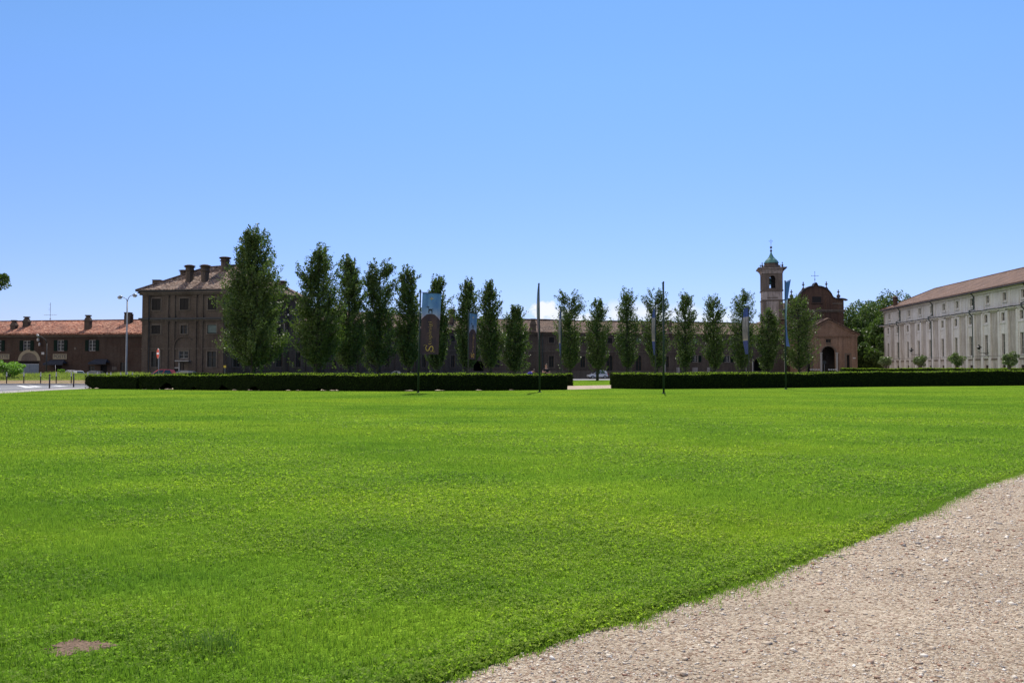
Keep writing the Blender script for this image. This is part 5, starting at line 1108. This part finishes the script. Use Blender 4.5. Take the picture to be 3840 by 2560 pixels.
        sw_.tube([q(.5 - p.y * .36, .09 + p.x * .095, .03) for p in pts], [.012 + .02 * math.sin(PI * k / (len(pts) - 1)) for k in range(len(pts))], 5)
        for cu, cv, ru, rv, a0, a1 in ((.27, .13, .07, .02, -1, 3.4), (.74, .05, .06, .016, 1.5, 5.6)): sw_.tube([q(cu + ru * math.cos(t), cv + rv * math.sin(t), .03) for t in np.linspace(a0, a1, 10)], .009, 4)
        obj('initial', sw_, M['gold'], bn, world=False)
    return r
def sl(px, py, d): return P(px, py, d)
b1 = G(1568, 1473); d1 = b1.y
flagpole(b1, sl(1577, 1092, d1), 1, 'stag', sl(1585, 1098, d1), sl(1655, 1102, d1 + .3), sl(1573, 1325, d1), sl(1644, 1329, d1 + .3), 'large banner with a stag and gold lettering, facing the viewer',
         lambda u, v: Vector((0, .05 * math.sin(v * 5 + u * 2), 0)), True)
d2 = 69; f2 = Vector((X(1756, d2), d2, gz(d2)))
flagpole(f2, sl(1757, 1168, d2), 1, 'stag', sl(1761, 1173, d2), sl(1789, 1178, d2 + 1.2), sl(1757, 1346, d2), sl(1783, 1349, d2 + 1.2), 'narrow stag banner seen at a slant in front of the seventh poplar', lambda u, v: Vector((0, 0, 0)), True)
b3 = G(2024, 1470.5); d3 = b3.y
def bl(px_amt, d, c=.45, w=.5, dy=0): return lambda u, v: Vector((-(px_amt * d / FPX) * max(0, math.sin(PI * min(1, max(0, (1 - v) ** .8)))) * (1 - (u - 0) * 0.9 if True else 1), .12 * math.sin(6 * v), 0))
flagpole(b3, sl(2021, 1066, d3), -1, 'pink', sl(2018, 1068, d3 + 1.4), sl(2023, 1066, d3), sl(2023, 1312, d3 + 1.4), sl(2024, 1309, d3), 'thin edge-on banner with a pink foot between the two people', bl(8, d3))
d4 = 72; flagpole(Vector((X(2103.5, d4), d4, gz(d4))), sl(2104, 1155, d4), -1, 'ends', sl(2101, 1160, d4 + 1.4), sl(2105, 1160, d4), sl(2101, 1338, d4 + 1.4), sl(2105, 1338, d4), 'thin edge-on banner with grey middle left of the first right poplar', bl(7, d4))
b5 = G(2489, 1474.5); d5 = b5.y
flagpole(b5, sl(2488, 1060, d5), -1, 'pink', sl(2482.5, 1063, d5 + 1.4), sl(2489, 1060, d5), sl(2488, 1304, d5 + 1.4), sl(2490, 1300, d5), 'thin edge-on banner on the pole in front of the right hedge', bl(1, d5))
d6 = 73; flagpole(Vector((X(2458, d6), d6, gz(d6))), sl(2457, 1153, d6), -1, 'ends', sl(2450, 1158, d6 + 1.3), sl(2458, 1158, d6), sl(2452, 1331, d6 + 1.3), sl(2458, 1330, d6), 'narrow banner with blue ends just left of the tall thin pole', bl(8, d6))
d7 = 76; flagpole(Vector((X(2808, d7), d7, gz(d7))), sl(2807, 1150, d7), -1, 'ends', sl(2790, 1157, d7 + 1.15), sl(2806, 1153, d7), sl(2795, 1328, d7 + 1.15), sl(2807, 1327, d7), 'wide banner with blue ends in front of the seventh right poplar', bl(9, d7))
b8 = G(2947, 1459); d8 = b8.y
flagpole(b8, sl(2944, 1056, d8), 1, 'blue', sl(2944, 1060, d8), sl(2963, 1051, d8 - 1.1), sl(2947, 1297, d8), sl(2962, 1300, d8 - 1.1), 'twisted blue banner in front of the gap between bell tower and church',
         lambda u, v: Vector((-(u * 11 * d8 / FPX) * math.sin(PI * min(1, (1 - v) * 1.0)) ** .8, .15 * math.sin(5 * v) * u, 0)))
# ================================================================== street furniture
def tall_lamp():
    d = 84.0; x = X(473.5, d); g = gz(d); r = empty('street_lamp', (x, d, g), 'tall grey street lamp with two curved arms before the brick palace', 'street lamp'); zf = lambda y: Z(y, d, 473) - g; s = d / FPX
    mb = MB(); mb.tube([(0, 0, 0), (0, 0, 1.2), (0, 0, zf(1130))], [.12, .1, .065], 10); obj('pole', mb, M['galv'], r, True, world=False)
    for sg, xe, ye in ((-1, -26, 1114), (1, 26, 1107)):
        mb = MB(); z0 = zf(1132); z1 = zf(ye); mb.tube([(0, 0, z0), (sg * 3 * s, 0, z0 + .3), (sg * 8 * s, 0, z1 - .12), (sg * 15 * s, 0, z1 - .02), (sg * 20 * s, 0, z1)], .035, 6); a = obj('arm', mb, M['galv'], r, True, world=False)
        mb = MB(); cx_ = sg * 29 * s; mb.add([], [])
        pts = [(sg * 19 * s, 0, z1), (sg * 23 * s, 0, z1 + .02), (sg * 30 * s, 0, z1 + .0), (sg * 37 * s, 0, z1 - .04 * 1)]; mb.tube(pts, [.06, .15, .17, .05], 8); obj('lamp_head', mb, M['galv'], a, True, world=False)
        mb = MB(); mb.tube([(sg * 23 * s, 0, z1 - .1), (sg * 33 * s, 0, z1 - .12)], .1, 8); obj('diffuser', mb, M['lamp_glass'], a, True, world=False)
tall_lamp()
def arm_lamp(px, py, d, px_pole, label, dirx=-1, size=1.0, drop=0.0):
    g = gz(d); r = empty('street_lamp', (X(px_pole, d), d, g), label, 'street lamp', 'single arm street lamps'); z = Z(py, d, px) - g; dx = X(px, d) - X(px_pole, d)
    mb = MB(); mb.tube([(0, 0, 0), (0, 0, z - 1.0)], [.09, .05], 8); obj('pole', mb, M['iron'], r, True, world=False)
    mb = MB(); mb.tube([(0, 0, z - 1.0), (dx * .15, 0, z - .55), (dx * .55, 0, z - .25), (dx * .8, 0, z - .05)], .035, 6); obj('arm', mb, M['iron'], r, True, world=False)
    mb = MB(); q = Vector((dx, 0, z)); o = Vector((dx * .8, 0, z - .1 - drop)); mb.tube([o, o.lerp(q, .6), q + (q - o) * .35], [.05 * size, .16 * size, .07 * size], 8); obj('lamp_head', mb, M['galv'], r, True, world=False)
arm_lamp(138, 1256, 100, 174, 'single arm street lamp in front of the post office arch', drop=.2)
arm_lamp(1080, 1181, 98, 1064, 'lamp head sticking out right of the tallest poplar', 1)
arm_lamp(1805, 1290, 126, 1838, 'pale lamp head leaning between the two poplars near the centre', drop=.1)
arm_lamp(2578, 1316, 134, 2560, 'pale tilted lamp head between the white shuttered windows and a poplar', 1, 1.6, -.2)
def no_entry():
    d = 78.0; g = gz(d); px = 592; r = empty('road_sign', (X(px, d), d, g), 'red no entry sign with white bar before the brick palace', 'road sign'); zc = Z(1325, d, px) - g; a = math.radians(-52); R0 = .45
    mb = MB(); mb.tube([(.06, .05, 0), (.06, .05, zc + .1)], .035, 8); obj('post', mb, M['galv'], r, True, world=False)
    def disc(rad, t0, t1, m, nm, par): 
        mb = MB(); n = 32; f = lambda p, q, s: (p * math.cos(a), p * math.sin(a) + q * 1.0, s)
        V = [Vector((rad * math.cos(2 * PI * k / n) * math.cos(a) , rad * math.cos(2 * PI * k / n) * math.sin(a), zc + rad * math.sin(2 * PI * k / n))) + Vector((math.sin(a), -math.cos(a), 0)) * t0 for k in range(n)]
        mb.prism(V, Vector((math.sin(a), -math.cos(a), 0)) * (t1 - t0)); return obj(nm, mb, M[m], par, world=False)
    fc = disc(R0, 0, .02, 'red', 'sign_face', r); disc(R0 + .02, -.004, .012, 'white', 'rim', fc)
    mb = MB(); nrm = Vector((math.sin(a), -math.cos(a), 0)); t = Vector((math.cos(a), math.sin(a), 0)); c = Vector((0, 0, zc))
    mb.prism([c + t * -.36 + nrm * .02 + Vector((0, 0, -.085)), c + t * .36 + nrm * .02 + Vector((0, 0, -.085)), c + t * .36 + nrm * .02 + Vector((0, 0, .085)), c + t * -.36 + nrm * .02 + Vector((0, 0, .085))], nrm * .004); obj('white_bar', mb, M['white'], fc, world=False)
no_entry()
def small_sign(px, py, d, m, w, h, label, round_=False):
    g = gz(d); r = empty('road_sign', (X(px, d), d, g), label, 'road sign'); zc = Z(py, d, px) - g; mb = MB(); mb.tube([(0, .05, 0), (0, .05, zc)], .03, 6); obj('post', mb, M['galv'], r, world=False); mb = MB()
    if round_: mb.prism([(w / 2 * math.cos(2 * PI * k / 24), 0, zc + w / 2 * math.sin(2 * PI * k / 24)) for k in range(24)], (0, .03, 0))
    else: mb.box(-w / 2, w / 2, -.01, .02, zc - h / 2, zc + h / 2)
    obj('sign_face', mb, M[m], r, world=False)
small_sign(843, 1374, 88, 'yellow', .26, .24, 'small yellow sign on a thin post left of the tallest poplar trunk')
small_sign(3092, 1358, 140, 'iron', .62, .6, 'round sign seen from behind inside the portico arch', True)
# chained bollards along the kerb
GB2 = 'bollards along the kerb'
def bollard_mesh():
    r = empty('bollard', (0, 0, 0)); mb = MB(); mb.tube([(0, 0, 0), (0, 0, .93)], .05, 8); obj('post', mb, M['rust'], r, True, world=False)
    mb = MB()
    for z in (.72, .82, .93): mb.lathe((0, 0, z), [(.054, -.022), (.054, .022)], 10)
    obj('reflective_band', mb, M['white'], r, world=False); mb = MB(); mb.lathe((0, 0, 1.0), [(.03, -.07), (.05, -.02), (.05, .02), (.02, .06)], 10); obj('knob', mb, M['galv'], r, True, world=False); return r
bp = [57, 118, 178, 237, 296, 360, 398, 437, 452, 491, 517, 538]; bpos = []
for i, px in enumerate(bp):
    q = G(px, 1441); x, y = q.x, float(np.interp(q.x, KX, KY)) + .35; bpos.append(Vector((x, y, .12)))
proto = bollard_mesh()
for i, p in enumerate(bpos):
    o = proto if i == 0 else copy_tree(proto); o.location = p; tag(o, f'{ordn[i]} chained bollard from the left along the kerb', 'bollard', GB2)
for i in range(4):
    a, b = bpos[i] + Vector((0, 0, .8)), bpos[i + 1] + Vector((0, 0, .8)); mb = MB()
    for k in range(24):
        t0 = (k + .1) / 24; t1 = (k + .9) / 24; f = lambda t: a.lerp(b, t) + Vector((0, 0, -.32 * 4 * t * (1 - t))); mb.tube([f(t0), f(t1)], .014, 5)
    top('chain', mb, M['iron'], f'{ordn[i]} sagging chain from the left between the kerb bollards', 'chain', 'chains between the bollards')
for i, (px, yb, yt) in enumerate(((185.5, 1456, 1405), (276, 1451, 1403))):
    g = G(px, yb); r = empty('post', g, ('left' if i == 0 else 'right') + ' dark metal post at the road edge in front of the lawn corner', 'post', 'dark posts at the road edge'); r.name = 'metal_post'
    h = Z(yt, g.y, px); mb = MB(); mb.tube([(0, 0, 0), (0, 0, h)], .055, 8); obj('shaft', mb, M['rust'], r, True, world=False); mb = MB(); mb.lathe((0, 0, h), [(.06, -.02), (.07, .02), (.03, .06)], 10); obj('cap', mb, M['rust'], r, True, world=False)
# railing with white tops in front of the church
for i, (x0, x1) in enumerate(((3037, 3077), (3106, 3141))):
    d = 142.0; g = gz(d); mb = MB(); n = 4; a, b = X(x0, d), X(x1, d); zt_ = Z(1384, d)
    for k in range(n):
        p = a + (b - a) * (k + .08) / n; q = a + (b - a) * (k + .72) / n; mb.mi = 1; mb.box(p, q, d - .05, d + .12, zt_ - .09, zt_)
        mb.mi = 0; mb.tube([((p + q) / 2, d, g), ((p + q) / 2, d, zt_ - .09)], .04, 6)
    mb.tube([(a, d, zt_ - .45), (b, d, zt_ - .45)], .03, 6); top('railing', mb, [M['iron'], M['white']], ('left' if i == 0 else 'right') + ' low railing with four white caps before the church portico', 'railing', 'railings before the church')
# ================================================================== cars
M['tyre'] = simple('tyre_rubber', (.015, .015, .015), .9); M['rim'] = simple('alloy', (.4, .4, .42), .35, .7, var=.05); M['carglass'] = simple('car_glass', (.02, .03, .04), .06, var=.1, spec=.8)
M['headlight'] = simple('headlight_glass', (.5, .5, .52), .1, var=.05); M['taillight'] = simple('taillight_glass', (.4, .02, .02), .15, var=.05)
def paint(name, c):
    m, nt, nd, lk, pb = nodes(name); pb.inputs['Base Color'].default_value = (*c, 1); pb.inputs['Roughness'].default_value = .35; pb.inputs['Coat Weight'].default_value = .8; pb.inputs['Coat Roughness'].default_value = .05
    n = noise(nd, lk, objc(nd), 2.0, 3); r = ramp(nd, [(.3, tuple(x * .9 for x in c)), (.7, c)]); lk.new(n.outputs[0], r.inputs[0]); lk.new(r.outputs[0], pb.inputs['Base Color']); return m
def car(loc, rot, color, label, L=3.75, Hc=1.46, W=1.62):
    """small hatchback: x forward"""
    r = empty('parked_car', loc, label, 'car', 'parked cars'); r.rotation_euler = (0, 0, rot); cm = paint('car_paint', color); h = L / 2
    st_ = [(-h, .45, .78, .62), (-h + .06, .3, .92, .72), (-h + .35, .22, .97, .8), (-h + 1.0, .2, .96, .81), (0, .2, .93, .81), (h - 1.1, .2, .9, .81), (h - .55, .22, .84, .78), (h - .15, .26, .72, .7), (h, .34, .58, .56)]
    mb = MB(); V = []; k = 8
    for x, zb, zt_, hw_ in st_:
        hw_ *= W / 1.62; zm = (zb + zt_) / 2
        for y, z in ((-hw_ * .9, zb), (-hw_, zb + .12), (-hw_, zm), (-hw_ * .95, zt_), (hw_ * .95, zt_), (hw_, zm), (hw_, zb + .12), (hw_ * .9, zb)): V.append((x, y, z))
    n = len(st_); mb.add(V, [(i * k + j, i * k + (j + 1) % k, (i + 1) * k + (j + 1) % k, (i + 1) * k + j) for i in range(n - 1) for j in range(k)] + [tuple(range(k)), tuple((n - 1) * k + j for j in range(k))[::-1]])
    body = obj('body', mb, cm, r, True, world=False); md = body.modifiers.new('bevel', 'SUBSURF'); md.levels = 2; md.render_levels = 2
    # cabin: belt outline, roof outline
    belt = [(-h + .12, .66), (-h + .5, .74), (h - 1.0, .74), (h - .82, .6)]; rf_ = [(-h + .42, .55), (-h + .8, .6), (h - 1.85, .6), (h - 1.72, .52)]
    zb = .92; mb = MB(); V = []
    for s in (-1, 1):
        for (x, y), z in zip(belt, (.95, .94, .9, .88)): V.append((x, s * y, z))
        for (x, y), z in zip(rf_, (Hc - .06, Hc, Hc, Hc - .03)): V.append((x, s * y, z))
    mb.add(V, [(4, 5, 13, 12), (5, 6, 14, 13), (6, 7, 15, 14), (0, 4, 12, 8), (3, 7, 15, 11), (0, 1, 5, 4), (1, 2, 6, 5), (2, 3, 7, 6), (8, 9, 13, 12), (9, 10, 14, 13), (10, 11, 15, 14)])
    cab = obj('cabin', mb, cm, r, True, world=False); md = cab.modifiers.new('b', 'BEVEL'); md.width = .05; md.segments = 2; md.limit_method = 'ANGLE'
    def quad(nm, pts, m, par=r, off=.012):
        mb = MB(); p = [Vector(q) for q in pts]; nr = (p[1] - p[0]).cross(p[2] - p[0]).normalized(); c = sum(p, Vector()) / 4
        if nr.dot(c - Vector((c.x * .6, 0, .9))) < 0: nr = -nr
        mb.prism([q + nr * .002 for q in p], nr * off); return obj(nm, mb, m, par, world=False)
    def in4(a, b, c, d, m=.1):
        c0 = (Vector(a) + Vector(b) + Vector(c) + Vector(d)) / 4; return [Vector(q).lerp(c0, m) for q in (a, b, c, d)]
    V = [Vector(v) for v in V]
    quad('windscreen', in4(V[3], V[11], V[15], V[7], .1), M['carglass']); quad('rear_window', in4(V[0], V[8], V[12], V[4], .18), M['carglass'])
    for s in (0, 8):
        a, b, c, d = V[1 + s], V[2 + s], V[6 + s], V[5 + s]; m1, m2 = a.lerp(b, .48), d.lerp(c, .46)
        quad('side_window', in4(a, m1, m2, d, .12), M['carglass']); quad('side_window', in4(m1, b, c, m2, .12), M['carglass'])
        quad('side_window', in4(V[2 + s], V[3 + s], V[7 + s], V[6 + s], .2), M['carglass'])
    for sx_ in (-h + .68, h - .72):
        for sy in (-1, 1):
            y = sy * W / 2 * .93; mb = MB(); V2 = []
            F_ = lambda a, b, c: (sx_ + a, y + b * sy, .3 + c); seg = 20
            def ringp(rad, yy): return [F_(rad * math.cos(2 * PI * q / seg), yy, rad * math.sin(2 * PI * q / seg)) for q in range(seg)]
            mb.prism([F_(.3 * math.cos(2 * PI * q / seg), -.08, .3 * math.sin(2 * PI * q / seg)) for q in range(seg)], (0, sy * .17, 0)); wh = obj('wheel', mb, M['tyre'], r, world=False)
            mb = MB(); mb.prism([F_(.19 * math.cos(2 * PI * q / seg), .09, .19 * math.sin(2 * PI * q / seg)) for q in range(seg)], (0, sy * .012, 0))
            obj('rim', mb, M['rim'], wh, world=False)
    for sy in (-1, 1):
        mb = MB(); mb.lathe((h - .17, sy * .52, .66), [(.02, -.08), (.15, -.03), (.15, .03), (.03, .08)], 10); obj('headlight', mb, M['headlight'], r, True, world=False)
        mb = MB(); mb.box(-h - .01, -h + .12, sy * .64 - .07, sy * .64 + .07, .68, .92); obj('taillight', mb, M['taillight'], r, world=False)
        mb = MB(); mb.box(h - 1.12, h - .98, sy * .8 - .08, sy * .8 + .08, .92, 1.04); obj('mirror', mb, cm, r, world=False)
    mb = MB(); mb.box(h - .02, h + .02, -.4, .4, .3, .46); mb.mi = 1; mb.box(h + .021, h + .03, -.22, .22, .36, .44); obj('bumper_grille', mb, [M['tyre'], M['white']], r, world=False)
    return r
def carat(px, d, rot, col, lab, **k): car((X(px, d), d, gz(d)), math.radians(rot), col, lab, **k)
carat(2240, 150, 192, (.62, .63, .68), 'silver white hatchback parked behind the gap in the hedges', L=3.7)
carat(598, 90, 200, (.5, .04, .03), 'red car whose roof shows above the hedge by the brick palace', L=3.8, Hc=1.46)
carat(680, 96, 180, (.03, .045, .1), 'dark blue car whose roof shows right of the red car', Hc=1.36)
carat(1473, 118, 180, (.25, .27, .28), 'grey car whose roof shows above the hedge under the poplars', L=2.9, Hc=1.4)
carat(267, 108, 160, (.45, .45, .48), 'pale car glinting in the sun behind the weedy bank', Hc=1.46)
carat(341, 106, 185, (.03, .03, .035), 'black car behind the end of the weedy bank', L=3.4, Hc=1.4)
# ================================================================== people
M['skin'] = simple('skin', (.42, .24, .17), .6, var=.06); M['hair'] = simple('brown_hair', (.05, .03, .02), .7); M['tee_black'] = simple('black_shirt', (.012, .012, .014), .9); M['tee_blue'] = simple('blue_shirt', (.07, .06, .3), .9); M['denim'] = simple('dark_trousers', (.03, .035, .05), .9); M['shoe'] = simple('shoe_leather', (.03, .02, .02), .6)
def skin_obj(name, chains, mat, parent, root=0):
    """chains: lists of (point, radius); equal points are welded into one joint"""
    bm = bmesh.new(); lay = bm.verts.layers.skin.verify(); vs = {}
    def V(p, r):
        key = tuple(round(c, 4) for c in p)
        if key not in vs: v = bm.verts.new(p); v[lay].radius = (r, r) if not isinstance(r, tuple) else r; vs[key] = v
        return vs[key]
    for ch_ in chains:
        prev = None
        for p, r in ch_:
            v = V(p, r)
            if prev is not None and prev is not v and bm.edges.get((prev, v)) is None: bm.edges.new((prev, v))
            prev = v
    bm.verts.ensure_lookup_table(); bm.verts[root][lay].use_root = True
    me = bpy.data.meshes.new(name); bm.to_mesh(me); bm.free(); me.materials.append(mat)
    o = bpy.data.objects.new(name, me); COL.objects.link(o); o.parent = parent
    m = o.modifiers.new('skin', 'SKIN'); m.use_smooth_shade = True; s = o.modifiers.new('sub', 'SUBSURF'); s.levels = 1; s.render_levels = 2; return o
def ell(mb, c, r, seg=14, rings=9, z0=-1.0, z1=1.0):
    V = []
    for i in range(rings + 1):
        t = z0 + (z1 - z0) * i / rings; q = math.sqrt(max(0, 1 - t * t)) + .001
        for k in range(seg): a = 2 * PI * k / seg; V.append((c[0] + r[0] * q * math.cos(a), c[1] + r[1] * q * math.sin(a), c[2] + r[2] * t))
    mb.add(V, [(i * seg + k, i * seg + (k + 1) % seg, (i + 1) * seg + (k + 1) % seg, (i + 1) * seg + k) for i in range(rings) for k in range(seg)])
def hand(w, d, curl, side, s=1.0):
    """palm and five separate fingers as chains leaving the wrist w in direction d"""
    d = Vector(d).normalized(); c = Vector(curl).normalized(); a = d.cross(c).normalized() * side; w = Vector(w); palm = w + d * .08 * s; out = [[(tuple(w), .026), (tuple(palm), .034)]]
    for i, (o, l) in enumerate(((-.03, .07), (-.01, .08), (.01, .075), (.03, .06))):
        b = palm + a * o; k1 = b + d * l * .5 + c * .01; k2 = k1 + d * l * .25 + c * .028; out.append([(tuple(palm), .034), (tuple(b + d * .015), .011), (tuple(k1), .0095), (tuple(k2), .008)])
    tb = w + d * .03 - a * .03; out.append([(tuple(w), .026), (tuple(tb), .013), (tuple(tb - a * .022 + d * .03 + c * .02), .011), (tuple(tb - a * .018 + d * .06 + c * .035), .009)]); return out
def person(loc, rot, J, shirt, label, sleeves=True):
    r = empty('person', loc, label, 'person'); r.rotation_euler = (0, 0, rot); T = lambda k: tuple(J[k]); mid = lambda a, b, t: tuple(Vector(J[a]).lerp(Vector(J[b]), t))
    hd = Vector(J['head']); up = (hd - Vector(J['neck'])).normalized()
    body = [[(T('pelvis'), .13), (T('waist'), .115), (T('chest'), .145), (T('neckb'), .075), (T('neck'), .055), (tuple(hd - up * .06), .07), (tuple(hd), .095), (tuple(hd + up * .075), .075)]]
    for s in 'lr':
        body.append([(T('neckb'), .075), (T('sh' + s), .06), (T('el' + s), .043), (T('wr' + s), .028)]); body.append([(T('pelvis'), .13), (T('hp' + s), .095), (T('kn' + s), .062), (T('an' + s), .04), (T('toe' + s), .035)])
        w, e = Vector(J['wr' + s]), Vector(J['el' + s]); body += hand(w, (w - e), J['curl'], 1 if s == 'l' else -1)
    b = skin_obj('body', body, M['skin'], r)
    sh = [[(T('pelvis'), .15), (T('waist'), .135), (T('chest'), .165), (tuple(Vector(J['neckb']) - up * .01), .085)]]
    for s in 'lr': sh.append([(tuple(Vector(J['neckb']) - up * .01), .085), (T('sh' + s), .078), (mid('sh' + s, 'el' + s, .55), .066)])
    skin_obj('shirt', sh, shirt, r)
    tr = [[(tuple(Vector(J['pelvis']) + Vector((0, 0, .02))), .145), (T('pelvis'), .15)]]
    for s in 'lr': tr.append([(T('pelvis'), .15), (T('hp' + s), .115), (T('kn' + s), .082), (tuple(Vector(J['an' + s]) + Vector((0, 0, .03))), .065)])
    skin_obj('trousers', tr, M['denim'], r)
    for s in 'lr': mb = MB(); a, t = Vector(J['an' + s]), Vector(J['toe' + s]); ell(mb, (a.lerp(t, .45) - Vector((0, 0, .03))), (.055, .14, .05)) ; obj('shoe', mb, M['shoe'], r, True, world=False)
    fw = Vector(J['face']).normalized(); mb = MB(); cc = hd + up * .03 - fw * .022; ell(mb, cc, (.098, .105, .118), z0=.38 if up.z > .6 else -.3, z1=1); obj('hair', mb, M['hair'], r, True, world=False)
    mb = MB(); sd = fw.cross(up).normalized(); q = hd + fw * .085; ell(mb, q - up * .01 + fw * .012, (.013, .02, .022), 8, 6)
    for s in (-1, 1): ell(mb, hd + sd * s * .09 - up * .005, (.012, .02, .03), 8, 6)
    obj('nose_and_ears', mb, M['skin'], b, True, world=False); mb = MB()
    for s in (-1, 1): ell(mb, q + sd * s * .034 + up * .02, (.012, .008, .008), 8, 5)
    mb.box(q.x - .022, q.x + .022, q.y - .006, q.y + .006, q.z - .052, q.z - .044); obj('eyes_and_mouth', mb, M['hair'], b, True, world=False); return r
d = 61.0
person((X(2049, d), d, 0), math.radians(4), dict(pelvis=(0, .02, .95), waist=(0, .02, 1.1), chest=(0, .02, 1.32), neckb=(0, .03, 1.5), neck=(0, .02, 1.57), head=(.0, -.005, 1.72), face=(0, -1, -.1), curl=(0, -.3, -1),
       shl=(.19, .03, 1.46), ell=(.26, -.05, 1.2), wrl=(.04, -.26, 1.19), shr=(-.19, .03, 1.46), elr=(-.29, -.04, 1.24), wrr=(-.14, -.27, 1.28), hpl=(.1, .02, .88), knl=(.12, .0, .5), anl=(.13, .03, .09), toel=(.15, -.12, .04),
       hpr=(-.1, .02, .88), knr=(-.12, .0, .5), anr=(-.13, .03, .09), toer=(-.15, -.12, .04)), M['tee_black'], 'person standing in a black shirt behind the hedge, both forearms raised')
d = 61.5
person((X(1984, d), d, 0), 0, dict(pelvis=(-.22, 0, .93), waist=(-.08, 0, 1.05), chest=(.06, 0, 1.15), neckb=(.2, -.01, 1.24), neck=(.26, -.02, 1.27), head=(.36, -.03, 1.33), face=(.75, -.1, -.65), curl=(.4, 0, -1),
       shl=(.17, -.17, 1.2), ell=(.26, -.2, .98), wrl=(.42, -.15, .82), shr=(.17, .17, 1.2), elr=(.26, .2, .98), wrr=(.42, .15, .82), hpl=(-.2, -.1, .86), knl=(-.1, -.12, .48), anl=(-.18, -.13, .09), toel=(-.02, -.14, .04),
       hpr=(-.2, .1, .86), knr=(-.12, .12, .48), anr=(-.24, .13, .09), toer=(-.08, .14, .04)), M['tee_blue'], 'person bending forward in a blue shirt behind the hedge')
# ================================================================== sky and sun
SUN_EL, SUN_AZ = math.radians(53), math.atan2(.16, 1.0)
w = bpy.data.worlds.new('World'); S.world = w; w.use_nodes = True; nt = w.node_tree; nd, lk = nt.nodes, nt.links; bg = nd['Background']
sky = nd.new('ShaderNodeTexSky'); sky.sky_type = 'NISHITA'; sky.sun_disc = False; sky.sun_elevation = SUN_EL; sky.sun_rotation = SUN_AZ; sky.air_density = 1.0; sky.dust_density = .1; sky.ozone_density = 1.0
tc2 = nd.new('ShaderNodeTexCoord'); sx = nd.new('ShaderNodeSeparateXYZ'); lk.new(tc2.outputs['Generated'], sx.inputs[0])
def mth(op, a, b=None, c=None, clamp=False):
    n = nd.new('ShaderNodeMath'); n.operation = op; n.use_clamp = clamp
    for i, v in enumerate((a, b, c)):
        if v is None: continue
        if isinstance(v, (int, float)): n.inputs[i].default_value = v
        else: lk.new(v, n.inputs[i])
    return n.outputs[0]
yy = mth('MAXIMUM', sx.outputs[1], .01); ua = mth('DIVIDE', sx.outputs[0], yy); va = mth('DIVIDE', sx.outputs[2], yy)
cbn = nd.new('ShaderNodeCombineXYZ'); lk.new(ua, cbn.inputs[0]); lk.new(va, cbn.inputs[1])
n1 = noise(nd, lk, cbn.outputs[0], 90, 6, .6); n2 = noise(nd, lk, cbn.outputs[0], 22, 5, .6)
mask = None
for u0, v0, a, b, nz, soft, amt in ((.038, .071, .018, .0125, n1, .35, .9), (.055, .064, .022, .011, n1, .4, .8), (.09, .058, .035, .009, n1, .5, .7), (.165, .066, .1, .017, n2, .9, .8), (.245, .06, .04, .013, n2, .9, .75), (.335, .062, .045, .009, n2, .9, .5), (.02, .055, .02, .005, n2, .9, .35), (.3, .05, .3, .012, n2, 1.0, .3)):
    du = mth('DIVIDE', mth('SUBTRACT', ua, u0), a); dv = mth('DIVIDE', mth('SUBTRACT', va, v0), b); r = mth('SQRT', mth('ADD', mth('MULTIPLY', du, du), mth('MULTIPLY', dv, dv)))
    r = mth('ADD', r, mth('MULTIPLY', mth('SUBTRACT', nz.outputs[0], .5), 1.9)); q = mth('DIVIDE', mth('SUBTRACT', 1.0, r), soft, clamp=True); q = mth('MULTIPLY', q, amt); q = mth('MULTIPLY', q, mth('GREATER_THAN', sx.outputs[1], .05)); mask = q if mask is None else mth('MAXIMUM', mask, q)
hs_ = nd.new('ShaderNodeHueSaturation'); hs_.inputs['Saturation'].default_value = 1.0; lk.new(sky.outputs[0], hs_.inputs['Color'])
# unseen bright clouds added to the left and behind, filling the shaded walls
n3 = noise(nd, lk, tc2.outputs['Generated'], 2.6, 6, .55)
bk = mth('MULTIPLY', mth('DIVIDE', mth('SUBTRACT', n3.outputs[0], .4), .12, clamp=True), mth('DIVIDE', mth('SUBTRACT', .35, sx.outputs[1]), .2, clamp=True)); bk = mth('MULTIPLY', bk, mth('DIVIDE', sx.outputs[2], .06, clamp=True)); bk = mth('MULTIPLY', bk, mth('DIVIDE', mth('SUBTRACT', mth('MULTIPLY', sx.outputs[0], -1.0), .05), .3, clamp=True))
mxx = nd.new('ShaderNodeMix'); mxx.data_type = 'RGBA'; lk.new(mask, mxx.inputs[0]); rz_ = ramp(nd, [(0, (.82, .62, .86)), (.12, (.87, .71, .92)), (.2, (.93, .79, .97)), (.33, (1, .93, 1.0)), (.45, (1, .99, 1))]); lk.new(sx.outputs[2], rz_.inputs[0])
lk.new(mix(nd, lk, mix(nd, lk, hs_.outputs[0], (.615, .88, 1.1), 1.0, 'MULTIPLY'), rz_.outputs[0], 1.0, 'MULTIPLY'), mxx.inputs[6]); mxx.inputs[7].default_value = (7.0, 7.1, 7.3, 1)
SKY_STR = .1
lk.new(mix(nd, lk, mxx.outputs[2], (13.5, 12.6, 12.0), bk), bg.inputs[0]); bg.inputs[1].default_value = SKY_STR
sl_ = bpy.data.lights.new('sun', 'SUN'); sl_.energy = 4.0; sl_.angle = math.radians(.53); sl_.color = (1, .93, .82); so = bpy.data.objects.new('sun', sl_); COL.objects.link(so); so.location = (20, 60, 80)
sd_ = Vector((math.cos(SUN_EL) * math.sin(SUN_AZ), math.cos(SUN_EL) * math.cos(SUN_AZ), math.sin(SUN_EL))); so.rotation_euler = sd_.to_track_quat('Z', 'Y').to_euler()
